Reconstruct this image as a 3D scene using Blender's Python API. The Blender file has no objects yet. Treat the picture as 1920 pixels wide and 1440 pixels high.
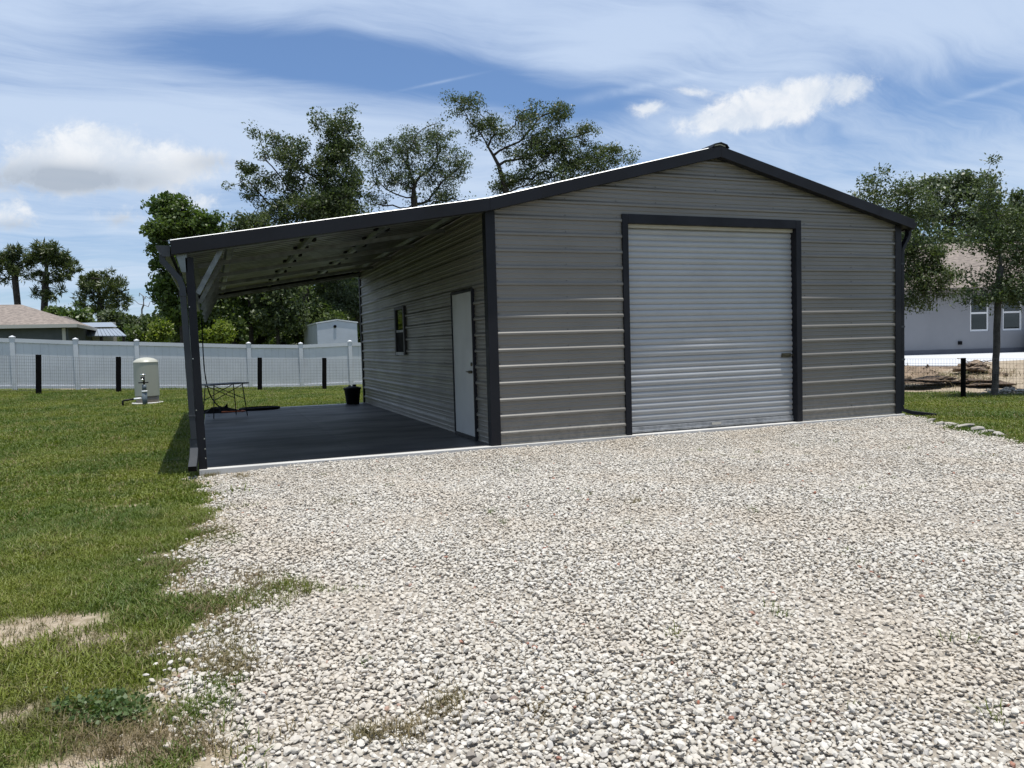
import bpy, math, random
import numpy as np
from mathutils import Vector, Matrix

random.seed(7)
RNG = np.random.default_rng(11)
sc = bpy.context.scene
COL = sc.collection
rad = math.radians

# ------------------------------------------------------------------ camera
CAM = np.array([-3.478, -9.7663, 1.38])
RT = np.array([0.93188531, -0.36164693, -0.02830666])
UP = np.array([0.04562326, 0.03943211, 0.99818016])
FW = np.array([0.3598726, 0.93148087, -0.05324571])
FPX = 1448.63                                    # focal length in pixels of a 1920 wide frame
cd = bpy.data.cameras.new('camera')
cam = bpy.data.objects.new('camera', cd)
COL.objects.link(cam)
m = Matrix.Identity(4)
for i in range(3):
    m[i][0], m[i][1], m[i][2], m[i][3] = RT[i], UP[i], -FW[i], CAM[i]
cam.matrix_world = m
cd.sensor_width = 36.0
cd.lens = FPX / 1920 * 36
cd.clip_start = 0.05
cd.clip_end = 8000
sc.camera = cam

# ------------------------------------------------------------------ light and exposure
SUN = Vector((0.05, -0.085, 1.0)).normalized()
SUN_EL = math.asin(SUN.z)
SUN_AZ = math.atan2(SUN.x, SUN.y)
ld = bpy.data.lights.new('sun', 'SUN')
ld.energy = 4.6
ld.angle = rad(0.53)
ld.color = (1.0, 0.965, 0.91)
lo = bpy.data.objects.new('sun', ld)
lo.rotation_euler = SUN.to_track_quat('Z', 'Y').to_euler()
lo.location = (0, 0, 30)
COL.objects.link(lo)
vs = sc.view_settings
vs.view_transform = 'Standard'
vs.look = 'None'
vs.gamma = 1
vs.exposure = 0.3
vs.use_curve_mapping = False
SKY_STRENGTH = 0.07

# ------------------------------------------------------------------ node helpers
class NT:
    def __init__(s, tree):
        s.t = tree; s.n = tree.nodes; s.l = tree.links
    def new(s, typ, **kw):
        n = s.n.new(typ)
        for k, v in kw.items():
            setattr(n, k, v)
        return n
    def put(s, sock, v):
        if isinstance(v, bpy.types.NodeSocket): s.l.new(v, sock)
        elif v is not None:
            if sock.type == 'RGBA' and len(v) == 3: v = (*v, 1)
            sock.default_value = v
    def math(s, op, a, b=None, c=None, clamp=False):
        n = s.new('ShaderNodeMath', operation=op, use_clamp=clamp)
        s.put(n.inputs[0], a)
        if b is not None: s.put(n.inputs[1], b)
        if c is not None: s.put(n.inputs[2], c)
        return n.outputs[0]
    def vmath(s, op, a, b=None, scale=None):
        n = s.new('ShaderNodeVectorMath', operation=op)
        s.put(n.inputs[0], a)
        if b is not None: s.put(n.inputs[1], b)
        if scale is not None: s.put(n.inputs['Scale'], scale)
        return n.outputs['Value'] if op in ('DOT_PRODUCT', 'LENGTH') else n.outputs[0]
    def noise(s, vec, scale=1.0, detail=4.0, rough=0.5, dist=0.0, out='Fac'):
        n = s.new('ShaderNodeTexNoise')
        if vec is not None: s.put(n.inputs['Vector'], vec)
        n.inputs['Scale'].default_value = scale; n.inputs['Detail'].default_value = detail
        n.inputs['Roughness'].default_value = rough; n.inputs['Distortion'].default_value = dist
        return n.outputs[out]
    def ramp(s, x, lo, hi, a=0.0, b=1.0, smooth=True):
        n = s.new('ShaderNodeMapRange', interpolation_type='SMOOTHSTEP' if smooth else 'LINEAR')
        s.put(n.inputs[0], x); s.put(n.inputs[1], lo); s.put(n.inputs[2], hi)
        s.put(n.inputs[3], a); s.put(n.inputs[4], b)
        return n.outputs[0]
    def mix(s, f, a, b, blend='MIX'):
        n = s.new('ShaderNodeMix', data_type='RGBA', blend_type=blend)
        s.put(n.inputs[0], f); s.put(n.inputs[6], a); s.put(n.inputs[7], b)
        return n.outputs[2]
    def comb(s, x, y, z):
        n = s.new('ShaderNodeCombineXYZ')
        s.put(n.inputs[0], x); s.put(n.inputs[1], y); s.put(n.inputs[2], z)
        return n.outputs[0]

# ------------------------------------------------------------------ sky
w = bpy.data.worlds.new('World')
sc.world = w
w.use_nodes = True
T = NT(w.node_tree)
T.n.clear()
wo = T.new('ShaderNodeOutputWorld')
bg = T.new('ShaderNodeBackground')
T.l.new(bg.outputs[0], wo.inputs[0])
bg.inputs['Strength'].default_value = SKY_STRENGTH
sky = T.new('ShaderNodeTexSky', sky_type='NISHITA')
sky.sun_disc = False
sky.sun_elevation = SUN_EL
sky.sun_rotation = SUN_AZ
sky.air_density = 1.0; sky.dust_density = 0.6; sky.ozone_density = 1.6
DIR = T.new('ShaderNodeTexCoord').outputs['Generated']
def cst(v): return tuple(float(x) for x in v)
df = T.vmath('DOT_PRODUCT', DIR, cst(FW)); df = T.math('MAXIMUM', df, 0.02)
U_ = T.math('DIVIDE', T.vmath('DOT_PRODUCT', DIR, cst(RT)), df)
V_ = T.math('DIVIDE', T.vmath('DOT_PRODUCT', DIR, cst(UP)), df)
sep = T.new('ShaderNodeSeparateXYZ'); T.l.new(DIR, sep.inputs[0])
DZ = T.math('MAXIMUM', sep.outputs[2], 0.0)
inv = T.math('DIVIDE', 1.0, T.math('ADD', DZ, 0.16))
PX = T.math('MULTIPLY', sep.outputs[0], inv); PY = T.math('MULTIPLY', sep.outputs[1], inv)
PV = T.comb(PX, PY, 0.0)
warp = T.noise(PV, 1.3, 3, 0.5, out='Color')
PW = T.vmath('ADD', PV, T.vmath('SCALE', T.vmath('SUBTRACT', warp, (0.5, 0.5, 0.5)), scale=0.55))
rot = T.new('ShaderNodeMapping'); T.l.new(PW, rot.inputs[0])
rot.inputs['Rotation'].default_value = (0, 0, rad(-28)); rot.inputs['Scale'].default_value = (0.55, 1.7, 1)
c1 = T.noise(rot.outputs[0], 1.25, 10, 0.62, 0.3)
rot2 = T.new('ShaderNodeMapping'); T.l.new(PW, rot2.inputs[0])
rot2.inputs['Rotation'].default_value = (0, 0, rad(35)); rot2.inputs['Scale'].default_value = (0.5, 3.2, 1)
c2 = T.noise(rot2.outputs[0], 2.2, 10, 0.66, 0.4)
def blob(px, py, rx, ry, ang=0.0, p=1.0, sc_=1.0):
    """gaussian bump round one direction of the sky"""
    u0, v0 = (px - 960) / FPX, (720 - py) / FPX
    a = T.math('SUBTRACT', U_, u0); b = T.math('SUBTRACT', V_, v0)
    c, s = math.cos(rad(ang)), math.sin(rad(ang))
    x = T.math('DIVIDE', T.math('ADD', T.math('MULTIPLY', a, c), T.math('MULTIPLY', b, s)), rx / FPX)
    y = T.math('DIVIDE', T.math('SUBTRACT', T.math('MULTIPLY', b, c), T.math('MULTIPLY', a, s)), ry / FPX)
    r2 = T.math('ADD', T.math('MULTIPLY', x, x), T.math('MULTIPLY', y, y))
    return T.math('MULTIPLY', T.math('EXPONENT', T.math('MULTIPLY', r2, -1.0)), sc_)
def total(lst):
    o = lst[0]
    for q in lst[1:]: o = T.math('ADD', o, q)
    return o
veil = T.math('ADD', T.math('MULTIPLY', c1, 0.75), T.math('MULTIPLY', c2, 0.38))
bias = total([blob(640, 120, 330, 52, -9, sc_=-0.36), blob(900, 150, 200, 40, -10, sc_=-0.26), blob(300, 90, 260, 60, 0, sc_=-0.14),
              blob(1130, 180, 160, 42, 12, sc_=-0.22), blob(1760, 190, 230, 80, 8, sc_=-0.22), blob(1350, 320, 200, 40, 0, sc_=-0.06),
              blob(250, 480, 260, 60, 0, sc_=-0.06), blob(1480, 70, 420, 70, 8, sc_=0.12), blob(1150, 60, 260, 60, 30, sc_=0.08),
              blob(560, 220, 500, 70, 0, sc_=0.12), blob(150, 190, 300, 60, 0, sc_=0.08)])
veil = T.math('ADD', veil, bias)
veilm = T.ramp(veil, 0.24, 0.72, 0.12, 0.92)
UV = T.comb(U_, V_, 0.0)
# thin contrails
def trail(x0, y0, x1, y1, wd, s_):
    L = math.hypot(x1 - x0, y1 - y0); ang = math.degrees(math.atan2(-(y1 - y0), x1 - x0))
    return blob((x0 + x1) / 2, (y0 + y1) / 2, L * 0.5, wd, ang, sc_=s_)
tr = total([trail(1075, 190, 1310, 142, 9, 0.34), trail(765, 167, 885, 141, 2.6, 0.30), trail(1770, 195, 1930, 145, 6, 0.32)])
trn = T.noise(UV, 22, 4, 0.6)
tr = T.math('MULTIPLY', tr, T.ramp(trn, 0.25, 0.62, 0.35, 1.0))
veilm = T.math('ADD', veilm, tr, clamp=True)
veil_col = T.mix(T.ramp(DZ, 0.0, 0.55), (0.60, 0.71, 0.86), (0.53, 0.65, 0.86))
k = 0.86 / SKY_STRENGTH
def lift(c): return T.vmath('SCALE', c, scale=k)
skyb = T.mix(1.0, sky.outputs[0], (0.72, 1.04, 1.40), 'MULTIPLY')
base = T.mix(veilm, skyb, T.mix(1.0, skyb, lift(veil_col), 'LIGHTEN'))       # thin cloud never darkens the sky behind it
# cumulus
UVW = T.vmath('ADD', UV, T.vmath('SCALE', T.vmath('SUBTRACT', T.noise(UV, 9, 4, 0.6, out='Color'), (0.5, 0.5, 0.5)), scale=0.05))
cn = T.noise(UVW, 15, 10, 0.66, 0.3)
cn2 = T.noise(T.vmath('ADD', UVW, (3.1, 1.7, 0)), 42, 8, 0.66)
cum = total([blob(165, 290, 150, 48, 0, sc_=0.95), blob(85, 312, 95, 40, 0, sc_=0.7), blob(255, 315, 95, 36, -6, sc_=0.6), blob(170, 340, 190, 22, 0, sc_=0.5), blob(190, 250, 60, 24, 0, sc_=0.5), blob(150, 332, 170, 28, 0, sc_=0.6),
             blob(1400, 208, 108, 34, 14, sc_=0.95), blob(1500, 184, 100, 32, 10, sc_=0.9), blob(1600, 160, 52, 30, 10, sc_=0.8), blob(1370, 230, 100, 18, 0, sc_=0.6),
             blob(1219, 202, 36, 17, 5, sc_=0.95), blob(1292, 171, 36, 12, 0, sc_=0.85), blob(372, 384, 50, 20, 0, sc_=0.85),
             blob(25, 405, 70, 30, 0, sc_=0.7), blob(225, 405, 70, 24, 0, sc_=0.62), blob(400, 300, 75, 22, 0, sc_=0.5), blob(1745, 355, 80, 26, 0, sc_=0.7)])
cd_ = T.math('ADD', cum, T.math('MULTIPLY', T.math('SUBTRACT', cn, 0.5), 2.6))
cd_ = T.math('ADD', cd_, T.math('MULTIPLY', T.math('SUBTRACT', cn2, 0.5), 0.8))
cm = T.math('MULTIPLY', T.ramp(cd_, 0.14, 0.95), T.ramp(cum, 0.04, 0.45))
greyb = total([blob(130, 338, 190, 30, 0, sc_=1.35), blob(30, 425, 60, 16, 0, sc_=0.8), blob(230, 415, 60, 16, 0, sc_=0.8), blob(400, 305, 60, 20, 0, sc_=0.6), blob(60, 320, 60, 26, 0, sc_=0.3)])
grey = T.math('MULTIPLY', greyb, T.ramp(cn, 0.3, 0.6, 0.6, 1.0), clamp=True)
ccol = T.mix(T.ramp(cn, 0.35, 0.68), (0.70, 0.76, 0.84), (0.92, 0.93, 0.94))
ccol = T.mix(grey, ccol, (0.42, 0.47, 0.54))
final = T.mix(T.math('MULTIPLY', cm, 0.84), base, lift(ccol))
T.l.new(final, bg.inputs['Color'])
w.cycles.sampling_method = 'MANUAL'
w.cycles.sample_map_resolution = 512

# ------------------------------------------------------------------ pixel helpers: turn a point of the photo into a point of the place
def at(px, py, D):
    return CAM + D * (FW + RT * (px - 960) / FPX + UP * (720 - py) / FPX)
def on(px, py, axis, val):
    d = FW * FPX + RT * (px - 960) + UP * (720 - py)
    return CAM + d * ((val - CAM[axis]) / d[axis])
def ss(e0, e1, x):
    t = np.clip((x - e0) / (e1 - e0), 0, 1)
    return t * t * (3 - 2 * t)
def ground_z(x, y):
    x = np.asarray(x, float); y = np.asarray(y, float)
    z = -0.075 + 0 * x
    xl = np.clip(x, -18, 4)
    z = z + ss(10, 21, y) * (-0.036 * (xl + 3.6) * (1 - ss(26, 60, y)))
    # the plot at the right rises behind the wire fence
    d = (x - 11.0) * 0.93 + (y - 2.0) * 0.36
    z = z + ss(1.5, 12, d) * 0.40 * ss(7, 9, x) * (1 - ss(14, 40, y))
    z = z + 0.012 * np.sin(x * 1.7 + y * 0.6) * np.sin(y * 1.3 - x * 0.4) * ss(-3.4, -4.6, np.where(x < 3, x, -9))
    return z

# ------------------------------------------------------------------ materials
def material(name, col, rough=0.6, metal=0.0, var=0.0, vscale=3.0, col2=None, bump=0.0, bscale=30.0, coat=0.0, spec=0.5, bdist=0.01, obj_var=0.0, coords='Object', stretch=None, detail=5, bdet=4, coat_r=0.03, splash=0.0):
    mt = bpy.data.materials.new(name); mt.use_nodes = True
    t = NT(mt.node_tree); b = mt.node_tree.nodes['Principled BSDF']
    tc = t.new('ShaderNodeTexCoord').outputs[coords] if coords != 'World' else t.new('ShaderNodeNewGeometry').outputs['Position']
    if stretch:
        mp = t.new('ShaderNodeMapping'); t.l.new(tc, mp.inputs[0]); mp.inputs['Scale'].default_value = stretch; tc = mp.outputs[0]
    c = (*col, 1)
    if var > 0 or col2:
        n = t.noise(tc, vscale, detail, 0.6)
        f = t.ramp(n, 0.3, 0.7)
        c2 = col2 or tuple(x * (1 - var) for x in col)
        c = t.mix(f, col, c2)
        r = t.ramp(n, 0.3, 0.7, max(0.02, rough - 0.08), min(1, rough + 0.08)); t.put(b.inputs['Roughness'], r)
    else:
        b.inputs['Roughness'].default_value = rough
    if splash > 0:
        g_ = t.new('ShaderNodeNewGeometry').outputs['Position']; q_ = t.new('ShaderNodeSeparateXYZ'); t.l.new(g_, q_.inputs[0])
        hgt = t.math('ADD', q_.outputs[2], t.math('MULTIPLY', t.math('SUBTRACT', t.noise(g_, 3.5, 6, 0.65), 0.5), 0.9))
        dn = t.noise(g_, 14, 5, 0.7)
        c = t.mix(t.math('MULTIPLY', t.ramp(hgt, -0.05, 0.55, splash, 0.0), t.ramp(dn, 0.3, 0.7)), c, (0.34, 0.31, 0.26))
    if obj_var > 0:
        oi = t.new('ShaderNodeObjectInfo').outputs['Random']
        hs = t.new('ShaderNodeHueSaturation'); t.put(hs.inputs['Color'], c)
        t.put(hs.inputs['Value'], t.ramp(oi, 0, 1, 1 - obj_var, 1 + obj_var, False)); c = hs.outputs[0]
    t.put(b.inputs['Base Color'], c)
    b.inputs['Metallic'].default_value = metal
    b.inputs['Coat Weight'].default_value = coat; b.inputs['Coat Roughness'].default_value = coat_r
    b.inputs['Specular IOR Level'].default_value = spec
    if bump > 0:
        bn = t.new('ShaderNodeBump'); bn.inputs['Strength'].default_value = bump; bn.inputs['Distance'].default_value = bdist
        t.l.new(t.noise(tc, bscale, bdet, 0.6), bn.inputs['Height']); t.l.new(bn.outputs[0], b.inputs['Normal'])
    return mt

M = {}
M['panel'] = material('wall_paint', (0.138, 0.126, 0.104), 0.46, 0.0, 0.12, 0.9, bump=0.16, bscale=2.0, bdist=0.02, bdet=1, coat=0.4, coat_r=0.40, spec=0.75, splash=0.4, obj_var=0.03, coords='World', stretch=(1, 1, 3))
M['trim'] = material('charcoal_trim', (0.0115, 0.0122, 0.016), 0.5, 0, 0.25, 2.0, bump=0.1, bscale=3, bdet=1, spec=0.22, coords='World')
M['spout'] = material('grey_downspout', (0.034, 0.038, 0.044), 0.42, 0, 0.2, 3.0, spec=0.3, coords='World')
M['screw'] = material('screw_head', (0.075, 0.072, 0.066), 0.5)
M['galv'] = material('galvanised_steel', (0.19, 0.205, 0.205), 0.42, 0.7, 0.35, 6.0, coords='World', bump=0.1, bscale=20)
M['roof'] = material('galvalume_roof', (0.60, 0.61, 0.60), 0.42, 0.6, 0.15, 2.5, coords='World')
M['backer'] = material('grey_roof_backer', (0.115, 0.12, 0.118), 0.4, 0.2, 0.2, 2.5, coords='World')  # roof sheet underside, darkened in colour to deepen the shade below
M['slat'] = material('door_white', (0.335, 0.342, 0.342), 0.42, 0.0, 0.10, 1.2, coords='World', coat=0.4, coat_r=0.36, spec=0.7, splash=0.35, bump=0.2, bscale=1.6, bdist=0.015, bdet=1, stretch=(1, 1, 2))
M['barmetal'] = material('door_bar', (0.34, 0.35, 0.36), 0.45, 0.4, 0.4, 9, coords='World')
M['cream'] = material('cream_strip', (0.42, 0.40, 0.33), 0.5, 0, 0.1, 4)
M['blackmetal'] = material('black_metal', (0.008, 0.008, 0.009), 0.5, 0.0, 0.3, 8)
M['brass'] = material('latch_metal', (0.10, 0.09, 0.06), 0.4, 0.7, 0.4, 20)
M['steel'] = material('bright_steel', (0.62, 0.62, 0.6), 0.3, 0.9)
M['entry'] = material('entry_white', (0.44, 0.44, 0.425), 0.45, 0, 0.06, 2, bump=0.05, bscale=8)
M['black'] = material('matte_black', (0.006, 0.006, 0.0065), 0.8, 0, 0.3, 10, spec=0.15)
M['plastic'] = material('black_plastic', (0.007, 0.0075, 0.008), 0.5, 0, 0.3, 6, spec=0.25)
M['curtain'] = material('curtain', (0.62, 0.60, 0.55), 0.9, 0, 0.25, 14)
M['conc'] = material('concrete', (0.56, 0.55, 0.52), 0.75, 0, 0.25, 0.8, bump=0.12, bscale=60, coords='World', detail=8)
M['sealed'] = material('sealed_concrete', (0.074, 0.075, 0.077), 0.45, 0, 0.50, 0.9, bump=0.08, bscale=40, coords='World', detail=8, stretch=(0.6, 1.6, 1))  # same concrete as the edge, with the carport's shade put into its colour
M['patio'] = material('pale_concrete', (0.48, 0.49, 0.50), 0.8, 0, 0.08, 0.6, coords='World', bump=0.1, bscale=30)
M['vinyl'] = material('white_vinyl', (0.63, 0.64, 0.66), 0.4, 0, 0.12, 1.0, coords='World')
M['wire'] = material('wire', (0.10, 0.105, 0.11), 0.5, 0.6)
M['post_black'] = material('black_post', (0.004, 0.0036, 0.0036), 0.9, 0, 0.4, 12, spec=0.12, bump=0.4, bscale=30)
M['tank'] = material('tank_beige', (0.40, 0.395, 0.33), 0.42, 0, 0.06, 2.0)
M['tankbase'] = material('tank_base', (0.22, 0.19, 0.155), 0.6, 0, 0.2, 4)
M['pvc'] = material('white_pvc', (0.75, 0.76, 0.76), 0.4)
M['pipe'] = material('grey_pipe', (0.10, 0.13, 0.15), 0.5, 0, 0.3, 12)
M['tabletop'] = material('table_top', (0.16, 0.165, 0.17), 0.5, 0.2, 0.3, 6)
M['orange'] = material('orange_hose', (0.42, 0.09, 0.02), 0.5)
M['shingle'] = material('shingles', (0.225, 0.185, 0.155), 0.9, 0, 0.5, 5.5, col2=(0.125, 0.105, 0.09), bump=0.6, bscale=14, coords='World', obj_var=0.1)
M['shingle2'] = material('grey_brown_shingles', (0.20, 0.175, 0.155), 0.9, 0, 0.4, 1.5, bump=0.5, bscale=9, coords='World')
M['stuccodark'] = material('grey_stucco', (0.085, 0.095, 0.10), 0.85, 0, 0.15, 2)
M['soffit'] = material('beige_fascia', (0.46, 0.44, 0.40), 0.6)
M['metalroof'] = material('blue_grey_metal_roof', (0.28, 0.32, 0.37), 0.45, 0.3, 0.15, 1)
M['stucco'] = material('white_stucco', (0.235, 0.242, 0.258), 0.85, 0, 0.05, 1.0, bump=0.2, bscale=40, coords='World')
M['plinth'] = material('grey_plinth', (0.10, 0.105, 0.125), 0.8, 0, 0.1, 2)
M['trailer'] = material('white_metal_skin', (0.50, 0.53, 0.585), 0.35, 0, 0.12, 1.2, coat=0.2, bump=0.3, bscale=1.5, bdist=0.02)
M['winframe'] = material('white_window_frame', (0.72, 0.73, 0.74), 0.45)
M['darkframe'] = material('black_window_trim', (0.010, 0.010, 0.011), 0.5)
M['bark'] = material('grey_bark', (0.085, 0.075, 0.065), 0.95, 0, 0.5, 6, bump=0.9, bscale=18, bdist=0.03, coords='World')
M['darkbark'] = material('dark_bark', (0.045, 0.036, 0.030), 0.95, 0, 0.5, 6, bump=0.9, bscale=18, bdist=0.03, coords='World')
M['palebark'] = material('pale_dead_wood', (0.20, 0.18, 0.17), 0.9, 0, 0.3, 8)
M['rock'] = material('limestone', (0.36, 0.335, 0.295), 0.9, 0, 0.45, 9, bump=0.8, bscale=30, obj_var=0.15)
M['dirt'] = material('sandy_dirt', (0.29, 0.215, 0.145), 0.95, 0, 0.6, 1.3, col2=(0.10, 0.072, 0.05), bump=1.0, bscale=7, bdist=0.08, coords='World', detail=9)
M['soil'] = material('turned_soil', (0.15, 0.105, 0.07), 1.0, 0, 0.6, 5, bump=1.0, bscale=16, bdist=0.06, coords='World')
M['debris'] = material('brown_debris', (0.16, 0.11, 0.075), 0.95, 0, 0.5, 6)

def glass_mat():
    mt = bpy.data.materials.new('window_glass'); mt.use_nodes = True
    t = NT(mt.node_tree); t.n.clear()
    o = t.new('ShaderNodeOutputMaterial'); tr = t.new('ShaderNodeBsdfTransparent'); tr.inputs[0].default_value = (0.55, 0.6, 0.6, 1)
    g = t.new('ShaderNodeBsdfGlossy'); g.inputs['Roughness'].default_value = 0.03; g.inputs[0].default_value = (1, 1, 1, 1)
    fr = t.new('ShaderNodeFresnel'); fr.inputs[0].default_value = 1.5
    mx = t.new('ShaderNodeMixShader'); t.l.new(fr.outputs[0], mx.inputs[0]); t.l.new(tr.outputs[0], mx.inputs[1]); t.l.new(g.outputs[0], mx.inputs[2])
    t.l.new(mx.outputs[0], o.inputs[0])
    return mt
M['glass'] = glass_mat()
M['room'] = material('dark_interior', (0.02, 0.022, 0.024), 0.9)

def leaf_mat(name, c1, c2, c3, transl=0.35, rough=0.45, scale=0.5):
    """leaf colours vary leaf by leaf and clump by clump"""
    mt = bpy.data.materials.new(name); mt.use_nodes = True
    t = NT(mt.node_tree); b = mt.node_tree.nodes['Principled BSDF']; o = mt.node_tree.nodes['Material Output']
    pos = t.new('ShaderNodeNewGeometry').outputs['Position']
    at_ = t.new('ShaderNodeAttribute'); at_.attribute_name = 'leaf_tint'
    n = t.noise(pos, scale, 3, 0.5)
    c = t.mix(t.ramp(n, 0.35, 0.65), c1, c2)
    c = t.mix(t.ramp(at_.outputs['Fac'], 0.45, 1.0, 0, 0.9), c, c3)
    t.put(b.inputs['Base Color'], c); b.inputs['Roughness'].default_value = rough
    b.inputs['Specular IOR Level'].default_value = 0.4
    tl = t.new('ShaderNodeBsdfTranslucent'); t.put(tl.inputs[0], t.mix(1.0, c, (1.1, 1.25, 0.6), 'MULTIPLY'))
    mx = t.new('ShaderNodeMixShader'); mx.inputs[0].default_value = transl
    t.l.new(b.outputs[0], mx.inputs[1]); t.l.new(tl.outputs[0], mx.inputs[2]); t.l.new(mx.outputs[0], o.inputs[0])
    return mt
M['oakleaf'] = leaf_mat('live_oak_leaves', (0.047, 0.070, 0.025), (0.068, 0.088, 0.034), (0.124, 0.150, 0.071))
M['greyleaf'] = leaf_mat('mossy_oak_leaves', (0.083, 0.110, 0.057), (0.059, 0.080, 0.039), (0.165, 0.201, 0.127))
M['broadleaf'] = leaf_mat('broad_leaves', (0.053, 0.094, 0.021), (0.077, 0.114, 0.025), (0.130, 0.174, 0.052))
M['darkleaf'] = leaf_mat('dark_leaves', (0.040, 0.067, 0.018), (0.064, 0.091, 0.025), (0.130, 0.168, 0.048))
M['pineleaf'] = leaf_mat('pine_needles', (0.050, 0.070, 0.022), (0.070, 0.090, 0.028), (0.12, 0.14, 0.05), 0.2)
M['limeleaf'] = leaf_mat('yellow_green_leaves', (0.13, 0.17, 0.02), (0.10, 0.14, 0.02), (0.22, 0.25, 0.04))
M['youngleaf'] = leaf_mat('young_oak_leaves', (0.047, 0.072, 0.025), (0.071, 0.094, 0.034), (0.130, 0.161, 0.075), 0.3, 0.52)

def blade_mat(name, greens, dry):
    mt = bpy.data.materials.new(name); mt.use_nodes = True
    t = NT(mt.node_tree); b = mt.node_tree.nodes['Principled BSDF']; o = mt.node_tree.nodes['Material Output']
    loc = t.new('ShaderNodeObjectInfo')
    pos = t.new('ShaderNodeNewGeometry').outputs['Position']
    n = t.noise(pos, 0.55, 4, 0.6); n2 = t.noise(pos, 2.6, 3, 0.6)
    c = t.mix(t.ramp(n, 0.36, 0.64), greens[0], greens[1])
    c = t.mix(t.ramp(n2, 0.45, 0.75, 0, 0.7), c, greens[2])
    c = t.mix(t.ramp(loc.outputs['Random'], 0.80, 0.97, 0, 0.85), c, dry)
    t.put(b.inputs['Base Color'], c); b.inputs['Roughness'].default_value = 0.5
    b.inputs['Specular IOR Level'].default_value = 0.35
    tl = t.new('ShaderNodeBsdfTranslucent'); t.put(tl.inputs[0], t.mix(1.0, c, (1.1, 1.2, 0.7), 'MULTIPLY'))
    mx = t.new('ShaderNodeMixShader'); mx.inputs[0].default_value = 0.3
    t.l.new(b.outputs[0], mx.inputs[1]); t.l.new(tl.outputs[0], mx.inputs[2]); t.l.new(mx.outputs[0], o.inputs[0])
    return mt
M['blade'] = blade_mat('lawn_blades', [(0.084, 0.130, 0.018), (0.172, 0.196, 0.030), (0.062, 0.096, 0.020)], (0.26, 0.215, 0.10))
M['dryblade'] = blade_mat('dry_weeds', [(0.19, 0.145, 0.08), (0.13, 0.125, 0.05), (0.24, 0.18, 0.10)], (0.28, 0.22, 0.12))

def stone_mat():
    mt = bpy.data.materials.new('crushed_limestone'); mt.use_nodes = True
    t = NT(mt.node_tree); b = mt.node_tree.nodes['Principled BSDF']
    oi = t.new('ShaderNodeObjectInfo'); r = oi.outputs['Random']
    pos = t.new('ShaderNodeNewGeometry').outputs['Position']
    n = t.noise(pos, 0.8, 4, 0.6); n2 = t.noise(pos, 60, 4, 0.6)
    c = t.mix(t.ramp(r, 0.0, 0.75, 0, 1, False), (0.57, 0.540, 0.482), (0.45, 0.415, 0.352))
    c = t.mix(t.ramp(r, 0.84, 0.97, 0, 0.6), c, (0.36, 0.345, 0.33))
    c = t.mix(t.ramp(r, 0.972, 0.980, 0, 1), c, (0.17, 0.15, 0.13))
    c = t.mix(t.ramp(r, 0.995, 0.997, 0, 1), c, (0.26, 0.10, 0.06))
    c = t.mix(t.ramp(n, 0.42, 0.68, 0, 0.65), c, (0.455, 0.395, 0.315))
    c = t.mix(t.ramp(n2, 0.35, 0.75, 0, 0.35), c, (0.36, 0.34, 0.31))
    t.put(b.inputs['Base Color'], c); b.inputs['Roughness'].default_value = 0.9; b.inputs['Specular IOR Level'].default_value = 0.25
    return mt
M['stone'] = stone_mat()

def ground_mat():
    mt = bpy.data.materials.new('lawn_soil'); mt.use_nodes = True
    t = NT(mt.node_tree); b = mt.node_tree.nodes['Principled BSDF']
    pos = t.new('ShaderNodeNewGeometry').outputs['Position']
    sp = t.new('ShaderNodeSeparateXYZ'); t.l.new(pos, sp.inputs[0])
    n = t.noise(pos, 0.7, 6, 0.65); n2 = t.noise(pos, 9, 6, 0.7); n3 = t.noise(pos, 60, 3, 0.7)
    soil = t.mix(t.ramp(n2, 0.3, 0.7), (0.24, 0.19, 0.13), (0.40, 0.335, 0.25))
    grass = t.mix(t.ramp(n2, 0.35, 0.65), (0.075, 0.098, 0.024), (0.125, 0.135, 0.038))
    grass = t.mix(t.ramp(n, 0.5, 0.75, 0, 0.5), grass, (0.14, 0.125, 0.06))
    at_ = t.new('ShaderNodeAttribute'); at_.attribute_name = 'bare'
    f = t.ramp(t.math('ADD', at_.outputs['Fac'], t.math('MULTIPLY', t.math('SUBTRACT', n2, 0.5), 0.7)), 0.30, 0.70)
    c = t.mix(f, grass, soil)
    c = t.mix(t.ramp(n3, 0.3, 0.7, 0, 0.4), c, t.mix(1.0, c, (0.5, 0.5, 0.5), 'MULTIPLY'))
    t.put(b.inputs['Base Color'], c); b.inputs['Roughness'].default_value = 0.95; b.inputs['Specular IOR Level'].default_value = 0.2
    bn = t.new('ShaderNodeBump'); bn.inputs['Strength'].default_value = 0.8; bn.inputs['Distance'].default_value = 0.03
    t.l.new(n2, bn.inputs['Height']); t.l.new(bn.outputs[0], b.inputs['Normal'])
    return mt
M['ground'] = ground_mat()
M['gravelbed'] = material('gravel_bed', (0.36, 0.315, 0.25), 0.95, 0, 0.5, 40, col2=(0.20, 0.18, 0.155), bump=1.0, bscale=45, bdist=0.02, coords='World')

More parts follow.
